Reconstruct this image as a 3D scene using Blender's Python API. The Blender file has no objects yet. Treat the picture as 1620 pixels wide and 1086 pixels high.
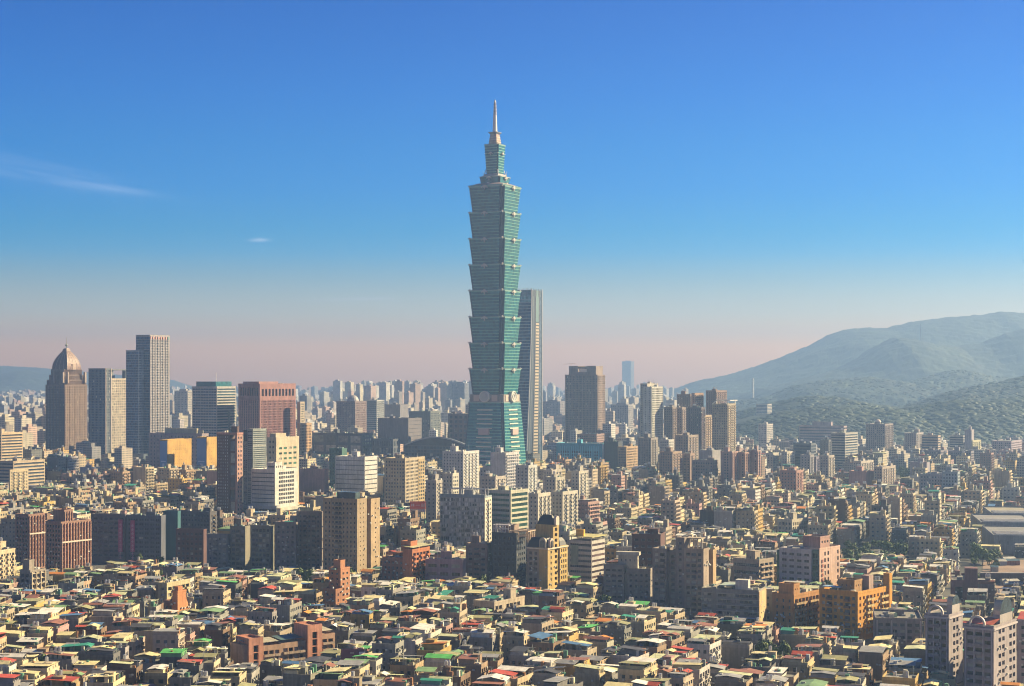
import bpy, math, random
import numpy as np
from mathutils import Vector

# ------------------------------------------------------------------ camera, sky, sun, exposure
SC = bpy.context.scene
COL = SC.collection
FPX, HZ, CAMZ = 2640.0, 600.0, 140.0           # focal length in photo pixels, horizon row, eye height (m)
cam = bpy.data.cameras.new("camera"); camo = bpy.data.objects.new("camera", cam); COL.objects.link(camo)
camo.location = (0, 0, CAMZ); camo.rotation_euler = (math.radians(90), 0, 0)
cam.sensor_width = 36.0; cam.lens = FPX/1620*36; cam.shift_y = (HZ-543)/1620
cam.clip_start = 1.0; cam.clip_end = 80000
SC.camera = camo
SUN_AZ, SUN_EL = 19.0, 28.0                     # degrees from +X towards +Y, degrees above the horizon
world = bpy.data.worlds.new("World"); SC.world = world; world.use_nodes = True
wn, wl = world.node_tree.nodes, world.node_tree.links
wn.clear()
sky = wn.new('ShaderNodeTexSky'); sky.sky_type = 'NISHITA'; sky.sun_disc = False
sky.sun_elevation = math.radians(SUN_EL); sky.sun_rotation = math.radians(90-SUN_AZ)
sky.altitude = 100; sky.air_density = 1.0; sky.dust_density = 0.3; sky.ozone_density = 3.0
hsv = wn.new('ShaderNodeHueSaturation'); hsv.inputs['Saturation'].default_value = 1.3
hsv.inputs['Hue'].default_value = 0.5
wl.new(sky.outputs[0], hsv.inputs['Color'])
# colour of the air by height above the horizon (direction only)
tc = wn.new('ShaderNodeTexCoord'); sp = wn.new('ShaderNodeSeparateXYZ'); wl.new(tc.outputs['Generated'], sp.inputs[0])
ramp = wn.new('ShaderNodeValToRGB'); wl.new(sp.outputs['Z'], ramp.inputs[0])
RAMP = [(0.0, (1.555, 0.663, 0.19)), (0.0189, (1.897, 0.777, 0.227)), (0.0378, (0.985, 0.748, 0.689)), (0.0605, (0.424, 0.567, 0.72)), (0.0755, (0.119, 0.503, 0.828)), (0.0886, (0.026, 0.466, 0.816)), (0.113, (0.0, 0.435, 0.851)), (0.139, (0.0, 0.427, 0.828)), (0.168, (0.0, 0.397, 0.818)), (0.222, (0.0, 0.341, 0.749)), (0.34, (0.0, 0.211, 0.464)), (1.0, (0.0, 0.143, 0.315))]
while len(ramp.color_ramp.elements) < len(RAMP): ramp.color_ramp.elements.new(0.5)
for e, (p, c) in zip(ramp.color_ramp.elements, RAMP): e.position = p; e.color = (*[v/2.2 for v in c], 1)
mul = wn.new('ShaderNodeMix'); mul.data_type = 'RGBA'; mul.blend_type = 'MULTIPLY'; mul.inputs[0].default_value = 1.0
wl.new(hsv.outputs[0], mul.inputs[6]); wl.new(ramp.outputs[0], mul.inputs[7])
# thin cirrus wisps: two short streaks fixed to directions in the sky
def wm(op, a, b=None):
    n = wn.new('ShaderNodeMath'); n.operation = op
    for i, v in enumerate((a, b)):
        if isinstance(v, (int, float)): n.inputs[i].default_value = v
        elif v is not None: wl.new(v, n.inputs[i])
    return n.outputs[0]
yy = wm('MAXIMUM', sp.outputs['Y'], .05); cu_, cv_ = wm('DIVIDE', sp.outputs['X'], yy), wm('DIVIDE', sp.outputs['Z'], yy)
cmb = wn.new('ShaderNodeCombineXYZ'); wl.new(cu_, cmb.inputs[0]); wl.new(wm('ADD', cv_, wm('MULTIPLY', cu_, .19)), cmb.inputs[1])
mp = wn.new('ShaderNodeMapping'); mp.inputs['Scale'].default_value = (14, 120, 1); wl.new(cmb.outputs[0], mp.inputs[0])
nz = wn.new('ShaderNodeTexNoise'); nz.inputs['Scale'].default_value = 1.6; nz.inputs['Detail'].default_value = 9; nz.inputs['Distortion'].default_value = .8; wl.new(mp.outputs[0], nz.inputs[0])
tot = None
for u0, v0, a_, b_, sl, amp in ((-.285, .124, .060, .0070, -.19, .13), (-.235, .113, .024, .0024, -.13, .13), (-.1515, .0833, .0055, .0010, .02, .7), (-.09, .048, .03, .0008, .02, .35)):
    du = wm('SUBTRACT', cu_, u0); dv = wm('SUBTRACT', wm('SUBTRACT', cv_, v0), wm('MULTIPLY', du, sl))
    e_ = wm('ADD', wm('POWER', wm('ABSOLUTE', wm('DIVIDE', du, a_)), 2.0), wm('POWER', wm('ABSOLUTE', wm('DIVIDE', dv, b_)), 2.0))
    g_ = wm('MULTIPLY', wm('POWER', 2.718, wm('MULTIPLY', e_, -1.0)), amp); tot = g_ if tot is None else wm('ADD', tot, g_)
mmo = wm('MULTIPLY', tot, wm('MAXIMUM', wm('SUBTRACT', wm('MULTIPLY', nz.outputs[0], 2.2), .55), 0.0))
cm = wn.new('ShaderNodeMix'); cm.data_type = 'RGBA'; wl.new(mmo, cm.inputs[0]); wl.new(mul.outputs[2], cm.inputs[6])
cm.inputs[7].default_value = (2.6, 2.9, 3.6, 1)
bg = wn.new('ShaderNodeBackground'); bg.inputs[1].default_value = 0.13; wl.new(cm.outputs[2], bg.inputs[0])
wo = wn.new('ShaderNodeOutputWorld'); wl.new(bg.outputs[0], wo.inputs[0])
sun = bpy.data.lights.new("sun", 'SUN'); suno = bpy.data.objects.new("sun", sun); COL.objects.link(suno)
a, e = math.radians(SUN_AZ), math.radians(SUN_EL)
suno.rotation_euler = Vector((math.cos(a)*math.cos(e), math.sin(a)*math.cos(e), math.sin(e))).to_track_quat('Z', 'Y').to_euler()
suno.location = (900, 300, 900)
sun.energy = 5.0; sun.angle = math.radians(0.5); sun.color = (1.0, .79, .44)
SC.view_settings.view_transform = 'Standard'; SC.view_settings.look = 'None'; SC.view_settings.gamma = 1.0
SC.view_settings.exposure = 1.5
SC.render.engine = 'CYCLES'
SC.cycles.use_denoising = True; SC.cycles.max_bounces = 6; SC.cycles.volume_bounces = 1; SC.cycles.diffuse_bounces = 3
SC.cycles.glossy_bounces = 2; SC.cycles.transmission_bounces = 2; SC.cycles.use_light_tree = False
HAZE = 1.2e-4
SC.cycles.filter_width = 1.1

# ------------------------------------------------------------------ materials (colour comes from each mesh's own 'col')
MATS = []
def mat(name):
    m = bpy.data.materials.new(name); m.use_nodes = True; MATS.append(m)
    nt = m.node_tree; b = nt.nodes['Principled BSDF']
    at = nt.nodes.new('ShaderNodeAttribute'); at.attribute_name = 'col'
    return m, nt, b, at
def noise(nt, scale, vec=None, detail=3, mapscale=None):
    n = nt.nodes.new('ShaderNodeTexNoise'); n.inputs['Scale'].default_value = scale; n.inputs['Detail'].default_value = detail
    g = nt.nodes.new('ShaderNodeNewGeometry')
    if mapscale:
        mp = nt.nodes.new('ShaderNodeMapping'); mp.inputs['Scale'].default_value = mapscale
        nt.links.new(g.outputs['Position'], mp.inputs[0]); nt.links.new(mp.outputs[0], n.inputs[0])
    else: nt.links.new(g.outputs['Position'], n.inputs[0])
    return n
def vary(nt, src, fac, lo, hi, a=.3, b=.7):
    r = nt.nodes.new('ShaderNodeMapRange'); r.inputs[1].default_value = a; r.inputs[2].default_value = b
    r.inputs[3].default_value = lo; r.inputs[4].default_value = hi; nt.links.new(fac, r.inputs[0])
    m = nt.nodes.new('ShaderNodeVectorMath'); m.operation = 'SCALE'
    nt.links.new(src, m.inputs[0]); nt.links.new(r.outputs[0], m.inputs['Scale'])
    return m.outputs[0]
WALL, GLASS, METAL, LEAF, STEEL, FAR, TRIM, SOIL = range(8)
m, nt, b, at = mat('weathered_wall')
c = vary(nt, at.outputs['Color'], noise(nt, .09, detail=4).outputs[0], .8, 1.12)
c = vary(nt, c, noise(nt, 1.0, mapscale=(.9, .9, .06), detail=4).outputs[0], .72, 1.1)
c = vary(nt, c, noise(nt, .7, detail=5).outputs[0], .74, .92)
nt.links.new(c, b.inputs['Base Color']); b.inputs['Roughness'].default_value = .8
m, nt, b, at = mat('window_glass')
nt.links.new(vary(nt, at.outputs['Color'], noise(nt, .25).outputs[0], .6, 1.4), b.inputs['Base Color'])
b.inputs['Roughness'].default_value = .22; b.inputs['Specular IOR Level'].default_value = .32
m, nt, b, at = mat('sheet_metal')
c = vary(nt, at.outputs['Color'], noise(nt, .35, detail=6).outputs[0], .7, 1.15)
c = vary(nt, c, noise(nt, 3.5, detail=3).outputs[0], .85, 1.1)
nt.links.new(c, b.inputs['Base Color']); b.inputs['Roughness'].default_value = .55
m, nt, b, at = mat('foliage')
c = vary(nt, at.outputs['Color'], noise(nt, .35, detail=3).outputs[0], .55, 1.5)
nt.links.new(c, b.inputs['Base Color']); b.inputs['Roughness'].default_value = .7
m, nt, b, at = mat('steel')
nt.links.new(at.outputs['Color'], b.inputs['Base Color']); b.inputs['Roughness'].default_value = .35; b.inputs['Metallic'].default_value = .6
# walls of blocks too far off to carry real openings: storeys and bays of windows as a surface pattern
m, nt, b, at = mat('windowed_wall')
g = nt.nodes.new('ShaderNodeNewGeometry')
def math_(op, a, b2=None):
    n = nt.nodes.new('ShaderNodeMath'); n.operation = op
    for i, v in enumerate((a, b2)):
        if v is None: continue
        if isinstance(v, (int, float)): n.inputs[i].default_value = v
        else: nt.links.new(v, n.inputs[i])
    return n.outputs[0]
cx = nt.nodes.new('ShaderNodeVectorMath'); cx.operation = 'CROSS_PRODUCT'; nt.links.new(g.outputs['True Normal'], cx.inputs[0]); cx.inputs[1].default_value = (0, 0, 1)
dt = nt.nodes.new('ShaderNodeVectorMath'); dt.operation = 'DOT_PRODUCT'; nt.links.new(cx.outputs[0], dt.inputs[0]); nt.links.new(g.outputs['Position'], dt.inputs[1])
sx = nt.nodes.new('ShaderNodeSeparateXYZ'); nt.links.new(g.outputs['Position'], sx.inputs[0])
sn = nt.nodes.new('ShaderNodeSeparateXYZ'); nt.links.new(g.outputs['True Normal'], sn.inputs[0])
row = math_('LESS_THAN', math_('FRACT', math_('DIVIDE', sx.outputs['Z'], 3.3)), .5)
colm = math_('LESS_THAN', math_('FRACT', math_('DIVIDE', dt.outputs['Value'], 3.1)), .6)
side = math_('LESS_THAN', math_('ABSOLUTE', sn.outputs['Z']), .5)
msk = math_('MULTIPLY', math_('MULTIPLY', row, colm), side)
cc = vary(nt, at.outputs['Color'], noise(nt, .07).outputs[0], .75, 1.15)
mx = nt.nodes.new('ShaderNodeMix'); mx.data_type = 'RGBA'; nt.links.new(math_('MULTIPLY', msk, .82), mx.inputs[0])
nt.links.new(cc, mx.inputs[6]); mx.inputs[7].default_value = (.04, .05, .07, 1)
nt.links.new(mx.outputs[2], b.inputs['Base Color']); b.inputs['Roughness'].default_value = .75
m, nt, b, at = mat('smooth_trim')
nt.links.new(at.outputs['Color'], b.inputs['Base Color']); b.inputs['Roughness'].default_value = .5
m, nt, b, at = mat('ground_cover')
c = vary(nt, at.outputs['Color'], noise(nt, .02, detail=8).outputs[0], .55, 1.4)
nt.links.new(c, b.inputs['Base Color']); b.inputs['Roughness'].default_value = .95

# ------------------------------------------------------------------ mesh gathering: everything is quads
class G:
    def __init__(s): s.P, s.C, s.M = [], [], []
    def q(s, P, col, m=WALL):
        P = np.asarray(P, float).reshape(-1, 4, 3); n = len(P)
        if not n: return s
        c = np.asarray(col, float)
        s.P.append(P); s.C.append(np.broadcast_to(c, (n, 3)) if c.ndim == 1 else c); s.M.append(np.full(n, m)); return s
    def box(s, x0, x1, y0, y1, z0, z1, col, m=WALL, bottom=True):
        a = [(x0,y0),(x1,y0),(x1,y1),(x0,y1)]
        Q = [[(*a[i],z0),(*a[(i+1)%4],z0),(*a[(i+1)%4],z1),(*a[i],z1)] for i in range(4)]
        Q.append([(x0,y0,z1),(x1,y0,z1),(x1,y1,z1),(x0,y1,z1)])
        if bottom: Q.append([(x0,y1,z0),(x1,y1,z0),(x1,y0,z0),(x0,y0,z0)])
        return s.q(Q, col, m)
    def boxes(s, B, col, m=WALL):                # B: n x 6 (x0,x1,y0,y1,z0,z1)
        B = np.asarray(B, float).reshape(-1, 6)
        if not len(B): return s
        x0,x1,y0,y1,z0,z1 = B.T
        V = np.stack([np.stack(v, -1) for v in ((x0,y0,z0),(x1,y0,z0),(x1,y1,z0),(x0,y1,z0),(x0,y0,z1),(x1,y0,z1),(x1,y1,z1),(x0,y1,z1))], 1)
        F = [(0,1,5,4),(1,2,6,5),(2,3,7,6),(3,0,4,7),(4,5,6,7),(3,2,1,0)]
        return s.q(V[:, F].reshape(-1, 4, 3), col, m)
    def loft(s, rings, col, m=WALL, cap=True, bot=False):
        R = [np.asarray(r, float) for r in rings]; n = len(R[0]); j = np.roll(np.arange(n), -1)
        for A, B in zip(R[:-1], R[1:]): s.q(np.stack([A, A[j], B[j], B], 1), col, m)
        for r, do, rev in ((R[-1], cap, 0), (R[0], bot, 1)):
            if do:
                cen = r.mean(0); idx = np.arange(0, n, 2)
                Q = np.stack([np.repeat(cen[None], len(idx), 0), r[idx], r[(idx+1)%n], r[(idx+2)%n]], 1)
                s.q(Q[:, ::-1] if rev else Q, col, m)
        return s
    def cyl(s, x, y, r, z0, z1, col, m=STEEL, n=8, r2=None):
        a = np.arange(n)*2*math.pi/n; r2 = r if r2 is None else r2
        f = lambda rr, z: np.stack([x+rr*np.cos(a), y+rr*np.sin(a), np.full(n, z)], 1)
        return s.loft([f(r, z0), f(r2, z1)], col, m)
    def bar(s, p, q2, r, col, m=TRIM):
        p, q2 = Vector(p), Vector(q2); d = (q2-p).normalized(); u = d.orthogonal().normalized()*r; v = d.cross(u)
        k = [u, v, -u, -v]
        return s.loft([[tuple(p+w) for w in k], [tuple(q2+w) for w in k]], col, m, True, True)
    def add(s, g, rot=0.0, t=(0, 0, 0), sc=1.0):
        c, n = math.cos(rot), math.sin(rot)
        for P, C, M in zip(g.P, g.C, g.M):
            x, y, z = P[..., 0]*sc, P[..., 1]*sc, P[..., 2]*sc
            s.P.append(np.stack([x*c-y*n+t[0], x*n+y*c+t[1], z+t[2]], -1)); s.C.append(C); s.M.append(M)
        return s
    def mesh(s, name, weld=True, flat=True):
        me = bpy.data.meshes.new(name)
        if not s.P: return me
        P = np.concatenate(s.P).reshape(-1, 3); Cc = np.concatenate(s.C); M = np.concatenate(s.M); nf = len(M)
        if weld:
            key = np.round(P*500).astype(np.int64); key -= key.min(0)
            k = (key[:, 0]*(key[:, 1].max()+1)+key[:, 1])*(key[:, 2].max()+1)+key[:, 2]
            _, fi, inv = np.unique(k, return_index=True, return_inverse=True)
            V, I = P[fi], inv.reshape(-1, 4)
            bad = (I[:, 0] == I[:, 1]) | (I[:, 1] == I[:, 2]) | (I[:, 2] == I[:, 3]) | (I[:, 3] == I[:, 0]) | (I[:, 0] == I[:, 2]) | (I[:, 1] == I[:, 3])
            if bad.any(): I, Cc, M = I[~bad], Cc[~bad], M[~bad]; nf = len(M)
        else: V, I = P, np.arange(len(P)).reshape(-1, 4)
        me.vertices.add(len(V)); me.vertices.foreach_set('co', V.astype(np.float32).ravel())
        me.loops.add(nf*4); me.loops.foreach_set('vertex_index', I.astype(np.int32).ravel())
        me.polygons.add(nf); me.polygons.foreach_set('loop_start', (np.arange(nf)*4).astype(np.int32))
        used = np.unique(M); slot = {int(u): i for i, u in enumerate(used)}
        for u in used: me.materials.append(MATS[int(u)])
        me.polygons.foreach_set('material_index', np.vectorize(slot.get)(M).astype(np.int32))
        at = me.attributes.new('col', 'FLOAT_COLOR', 'FACE')
        at.data.foreach_set('color', np.concatenate([Cc, np.ones((nf, 1))], 1).astype(np.float32).ravel())
        me.update(calc_edges=True)
        if flat: me.shade_flat()
        return me

def obj(name, data, parent=None, loc=(0, 0, 0), rz=0.0, label=None):
    if isinstance(data, G): data = data.mesh(name)
    o = bpy.data.objects.new(name, data); COL.objects.link(o); o.parent = parent
    o.location = loc; o.rotation_euler = (0, 0, rz)
    if label: o['label'] = label
    return o
def tag(o, label=None, cat=None, group=None, kind=None):
    for k, v in (('label', label), ('category', cat), ('group', group), ('kind', kind)):
        if v: o[k] = v
    return o
rnd = random.Random(7); nr_ = np.random.RandomState(5)

# ------------------------------------------------------------------ facades
GL = (.035, .05, .075)
def F(bay=3.2, flo=3.3, wf=.5, hf=.5, dep=.35, top=1.2, bot=3.0, side=.8, skip=(), mod=0, balc=(), fin=0.0, fine=1, led=0.0, gl=GL, bc=None, fc=None, blo=0, light=.12, **k):
    return dict(bay=bay, flo=flo, wf=wf, hf=hf, dep=dep, top=top, bot=bot, side=side, skip=skip, mod=mod, balc=balc, fin=fin, fine=fine, led=led, gl=gl, bc=bc, fc=fc, blo=blo, light=light)
def T2(P, T):                                   # facade space (u, d outward, z) to the thing's space
    rot, ox, oy = T; c, n = math.cos(rot), math.sin(rot)
    u, d = P[..., 0], -P[..., 1]
    return np.stack([ox+u*c-d*n, oy+u*n+d*c, P[..., 2]], -1)
def rects(u0, u1, z0, z1, d):                   # facade-facing quads
    u0, u1, z0, z1, d = np.broadcast_arrays(*[np.asarray(v, float) for v in (u0, u1, z0, z1, d)])
    f = lambda u, z: np.stack([u, d, z], -1)
    return np.stack([f(u0, z0), f(u1, z0), f(u1, z1), f(u0, z1)], -2).reshape(-1, 4, 3)
def glass_cols(n, gl, light, rs):
    c = np.tile(np.array(gl), (n, 1))*rs.uniform(.4, 1.7, (n, 1))
    k = rs.rand(n) < light; c[k] = np.array((.32, .31, .27))*rs.uniform(.5, 1.2, (k.sum(), 1)); return c
def facade(g, f, w, z0, z1, T, col, rs, win=None, bal=None):
    """wall surface with real recessed openings; win/bal collect (u, z, w, h) of windows and balconies that become parts"""
    if f is None or z1-z0 < 3 or w < 2.5:
        g.q(T2(rects(0, w, z0, z1, 0), T), col); return
    side = min(f['side'], w*.2); iw = w-2*side
    nc = max(1, round(iw/f['bay'])) if f['bay'] else 1
    bw = iw/nc; bot = min(f['bot'], (z1-z0)*.4); nrw = max(1, int((z1-z0-f['top']-bot)/f['flo'])); flo = (z1-z0-f['top']-bot)/nrw
    cols = [c for c in range(nc) if not ((c % f['mod'] if f['mod'] else c) in f['skip'])]
    if not cols: g.q(T2(rects(0, w, z0, z1, 0), T), col); return
    isb = np.array([(c % f['mod'] if f['mod'] else c) in f['balc'] for c in cols])
    wf = np.where(isb, .82, f['wf']); cu = side+(np.array(cols)+.5)*bw
    U0, U1 = cu-wf*bw/2, cu+wf*bw/2
    zb = z1-f['top']-(np.arange(nrw)+1)*flo+flo*(1-f['hf'])*.62; zt = zb+flo*f['hf']
    o = np.argsort(zb); zb, zt = zb[o], zt[o]
    g.q(T2(rects(0, w, np.r_[z0, zt], np.r_[zb, z1], 0), T), col)
    e0, e1 = np.r_[0, U1], np.r_[U0, w]
    A, B = np.meshgrid(np.arange(len(e0)), np.arange(nrw)); g.q(T2(rects(e0[A], e1[A], zb[B], zt[B], 0), T), col)
    A, B = np.meshgrid(np.arange(len(U0)), np.arange(nrw)); A, B = A.ravel(), B.ravel()
    u0, u1, a0, a1, d = U0[A], U1[A], zb[B], zt[B], f['dep']
    S = lambda p: np.stack([np.stack([np.broadcast_to(np.asarray(x, float), u0.shape) for x in v], -1) for v in p], 1)
    rc = np.asarray(col)
    for p in (((u0,0,a0),(u1,0,a0),(u1,-d,a0),(u0,-d,a0)), ((u0,-d,a1),(u1,-d,a1),(u1,0,a1),(u0,0,a1)),
              ((u0,0,a0),(u0,-d,a0),(u0,-d,a1),(u0,0,a1)), ((u1,-d,a0),(u1,0,a0),(u1,0,a1),(u1,-d,a1))): g.q(T2(S(p), T), rc)
    if win is None: g.q(T2(rects(u0, u1, a0, a1, -d), T), glass_cols(len(u0), f['gl'], f['light'], rs), GLASS)
    else: win += [(T, x, z, x2-x, z2-z, f) for x, x2, z, z2 in zip(u0, u1, a0, a1)]
    if isb.any():
        k = np.nonzero(isb[A] & (B >= f['blo']))[0]
        if bal is None:
            bc = f['bc'] if f['bc'] is not None else rc*1.05
            X = np.stack([u0[k]-.2, u1[k]+.2, np.full(len(k), -1.1), np.full(len(k), 0), a0[k]-.75, a0[k]+.45], 1)
            gg = G(); gg.boxes(np.stack([X[:, 0], X[:, 1], -X[:, 3], -X[:, 2], X[:, 4], X[:, 5]], 1), bc); 
            for P in gg.P: g.q(T2(P, T), bc)
        else: bal += [(T, u0[i], a0[i], u1[i]-u0[i], f, col) for i in k]
    fc = f['fc'] if f['fc'] is not None else rc*1.08
    B6 = []
    if f['fin']:
        for i in range(0, nc+1, f['fine']): u = side+i*bw; B6.append((u-.25, u+.25, 0, f['fin'], z0+bot*.5, z1-f['top']*.3))
    if f['led']:
        for z in zt: B6.append((0, w, 0, f['led'], z+.1, z+.5))
    if B6:
        gg = G().boxes(B6, fc, TRIM)
        for P in gg.P: g.q(T2(P, T), fc, TRIM)

WCACHE = {}
def win_mesh(w, h, f, k):
    key = ('w', round(w, 1), round(h, 1), f['dep'], f['gl'], k)
    if key not in WCACHE:
        g = G(); d = f['dep']; rs = np.random.RandomState(hash(key) % 9999)
        c = np.array(f['gl'])*(.4, .8, 1.3, 1)[k] if k < 3 else np.array((.3, .29, .26))
        g.q([[(0, d, 0), (w, d, 0), (w, d, h), (0, d, h)]], c, GLASS)
        fr = (.25, .25, .25); t = .09
        n = 1 if w < 2.2 else int(w/1.6)
        B = [(i*w/n-t/2 if i else 0, (i*w/n+t/2) if i else t, d-.08, d-.01, 0, h) for i in range(n+1)]
        B[-1] = (w-t, w, d-.08, d-.01, 0, h); B.append((t, w-t, d-.08, d-.015, 0, t)); g.boxes(B, fr, TRIM)
        WCACHE[key] = g.mesh('window')
    return WCACHE[key]
def bal_mesh(w, f, col):
    key = ('b', round(w, 1), tuple(np.round(col, 2)), f['bc'])
    if key not in WCACHE:
        bc = f['bc'] if f['bc'] is not None else tuple(np.array(col)*1.05)
        g = G(); g.boxes([(-.2, w+.2, -1.25, -.01, -.85, -.7), (-.2, w+.2, -1.25, -1.13, -.7, .35), (-.2, -.08, -1.13, -.01, -.7, .35), (w+.08, w+.2, -1.13, -.01, -.7, .35)], bc)
        WCACHE[key] = g.mesh('balcony')
    return WCACHE[key]
def place_openings(root, win, bal, cap=100):
    R = random.Random(len(win))
    win = sorted(win, key=lambda t: -t[2]); bal = sorted(bal, key=lambda t: -t[2])
    for T, u, z, w, h, f in win[:cap]:
        p = T2(np.array([u, 0, z]), T); k = 3 if R.random() < f['light'] else R.randrange(3)
        obj('window', win_mesh(w, h, f, k), root, tuple(p), T[0])
    if len(win) > cap:
        g = G()
        for T, u, z, w, h, f in win[cap:]:
            k = 3 if R.random() < f['light'] else R.randrange(3)
            c = np.array(f['gl'])*(.4, .8, 1.3, 1)[k] if k < 3 else np.array((.3, .29, .26))
            g.q(T2(rects(u, u+w, z, z+h, -f['dep']), T), c, GLASS)
        tag(obj('windows', g, root), kind='stuff')
    for T, u, z, w, f, col in bal[:cap]:
        p = T2(np.array([u, 0, z]), T); obj('balcony', bal_mesh(w, f, col), root, tuple(p), T[0])
    if len(bal) > cap:
        g = G(); q = G()
        for T, u, z, w, f, col in bal[cap:]:
            bc = f['bc'] if f['bc'] is not None else tuple(np.array(col)*1.05)
            gg = G().boxes([(u-.2, u+w+.2, .01, 1.2, z-.85, z+.35)], bc)
            for P in gg.P: q.q(T2(P, T), bc)
        tag(obj('balconies', q, root), kind='stuff')

def px2x(px, Y): return (px-810)/FPX*Y
def py2z(py, Y): return CAMZ+(HZ-py)*Y/FPX
FOOT = []      # footprints (cx, cy, theta, W, L) of things placed by hand
LMS = []       # landmarks used in labels: (short name, px centre, Y, py top)

class Bld:
    """a building: front corner at pixel column xc and distance Y; front wall (to the left of the corner) and right wall
    (to the right of it) are given real widths so that they end at columns xl and xr"""
    def __init__(s, name, label, cat, Y, xl, xc, xr, yt, col=(.4, .36, .3), th=27, short=None, parts=None, W=None, L=None, group=None):
        s.Y, s.th = Y, math.radians(th); s.X = px2x(xc, Y); s.col = col
        k = (xl-810)/FPX; c, n = math.cos(s.th), math.sin(s.th)
        s.W = W or (s.X-k*Y)/(c+k*n); k = (xr-810)/FPX; s.L = L or min(90, (k*Y-s.X)/max(.05, n-k*c)); s.L = max(s.L, 4)
        s.H = py2z(yt, Y); s.root = bpy.data.objects.new(name, None); COL.objects.link(s.root)
        s.root.location = (s.X, Y, 0); s.root.rotation_euler = (0, 0, -s.th)
        tag(s.root, label, cat, group)
        s.wall = G(); s.win, s.bal = [], []; s.parts = (Y < 1500) if parts is None else parts
        s.rs = np.random.RandomState(int(xc*7+Y) % 99991); s.r = random.Random(int(xc*13+Y))
        FOOT.append((s.X, Y, s.th, s.W, s.L)); s.short = short
        if short: LMS.append((short, (xl+xr)/2, Y, yt))
    def z(s, py): return py2z(py, s.Y)
    def part(s, name, g, loc=(0, 0, 0), rz=0, label=None): return obj(name, g, s.root, loc, rz, label)
    def block(s, x0, x1, y0, y1, z0, z1, ff=None, fr=None, col=None, fb=None, fl=None, roof=True, par=1.0, rc=None, cap=True):
        col = s.col if col is None else col
        w, b = (s.win, s.bal) if s.parts else (None, None)
        facade(s.wall, ff, x1-x0, z0, z1, (0, x0, y0), col, s.rs, w, b)
        facade(s.wall, fr, y1-y0, z0, z1, (math.pi/2, x1, y0), col, s.rs, w, b)
        facade(s.wall, fb, x1-x0, z0, z1, (math.pi, x1, y1), col, s.rs)
        facade(s.wall, fl, y1-y0, z0, z1, (-math.pi/2, x0, y1), col, s.rs)
        if roof:
            g = G(); rc = rc or (.28, .27, .25); z1 = z1-.01
            g.q([[(x0+.3, y0+.3, z1), (x1-.3, y0+.3, z1), (x1-.3, y1-.3, z1), (x0+.3, y1-.3, z1)]], rc)
            pc = tuple(np.array(col)*1.05)
            if par: g.boxes([(x0-.1, x1+.1, y0-.1, y0+.3, z1, z1+par), (x0-.1, x1+.1, y1-.3, y1+.1, z1, z1+par), (x0-.1, x0+.3, y0+.3, y1-.3, z1, z1+par), (x1-.3, x1+.1, y0+.3, y1-.3, z1, z1+par)], pc)
            s.part('roof', g)
    def clutter(s, z, n=5, more=4, x0=None, x1=None, y0=None, y1=None, hut=True, tanks=2, ant=1):
        x0 = -s.W+1.5 if x0 is None else x0; x1 = -1.5 if x1 is None else x1; y0 = 1.5 if y0 is None else y0; y1 = s.L-1.5 if y1 is None else y1
        r = s.r; w, l = x1-x0, y1-y0
        if w < 3 or l < 3: return
        if hut:
            a, b = min(w*.45, 7), min(l*.45, 6); hx = x0+r.random()*(w-a); hy = y0+r.random()*(l-b); hh = r.choice((3, 3.6, 5.5))
            g = G().box(hx, hx+a, hy, hy+b, z, z+hh, s.col).box(hx-.2, hx+a+.2, hy-.2, hy+b+.2, z+hh, z+hh+.3, tuple(np.array(s.col)*1.1))
            h = s.part('stair_tower', g); g = G().box(hx+a*.4, hx+a*.4+1, hy-.05, hy, z, z+2, (.1, .09, .08), TRIM); obj('door', g, h)
            for i in range(tanks): tk = tank_mesh(); obj('water_tank', tk, s.root, (hx+1.2+i*1.9 if hx+1.2+i*1.9 < hx+a-.8 else hx+a*.5, hy+b*.5+i*.3, z+hh+.3))
        for i in range(n+more):
            a, b, hh = r.uniform(1, 3.2), r.uniform(1, 2.5), r.uniform(.8, 2.2); hx = x0+r.random()*max(.1, w-a); hy = y0+r.random()*max(.1, l-b)
            s.part('rooftop_unit', G().box(hx, hx+a, hy, hy+b, z, z+hh, r.choice(((.5, .5, .48), (.3, .3, .3), (.55, .52, .4), (.2, .3, .25))), METAL))
        for i in range(ant):
            hx, hy = x0+r.random()*w, y0+r.random()*l; s.part('antenna', G().bar((hx, hy, z), (hx, hy, z+r.uniform(4, 8)), .12, (.4, .4, .4)))
    def done(s, cap=100):
        if s.Y < 1260 and s.H > 14 and 'apartment' in s.root['category']:
            if 'ac' not in WCACHE: WCACHE['ac'] = G().box(0, 1.0, -.75, -.02, 0, .8, (.52, .52, .5), METAL).mesh('air_conditioner')
            for _ in range(14):
                z = 4+s.r.random()*(s.H-10)
                if s.r.random() < .5: obj('air_conditioner', WCACHE['ac'], s.root, (-s.r.uniform(1.5, max(1.6, s.W-1)), 0, z))
                else: obj('air_conditioner', WCACHE['ac'], s.root, (0, s.r.uniform(.5, max(.6, min(s.L, 30)-1.5)), z), math.pi/2)
        obj('wall', s.wall, s.root); place_openings(s.root, s.win, s.bal, cap); return s.root
def tank_mesh():
    if 'tank' not in WCACHE:
        g = G().cyl(0, 0, .75, .5, 2.3, (.55, .56, .58), STEEL, 10).cyl(0, 0, .75, 2.3, 2.6, (.55, .56, .58), STEEL, 10, .2)
        for x in (-.5, .5):
            for y in (-.5, .5): g.bar((x, y, 0), (x, y, .5), .06, (.3, .3, .3))
        WCACHE['tank'] = g.mesh('water_tank')
    return WCACHE['tank']
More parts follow.
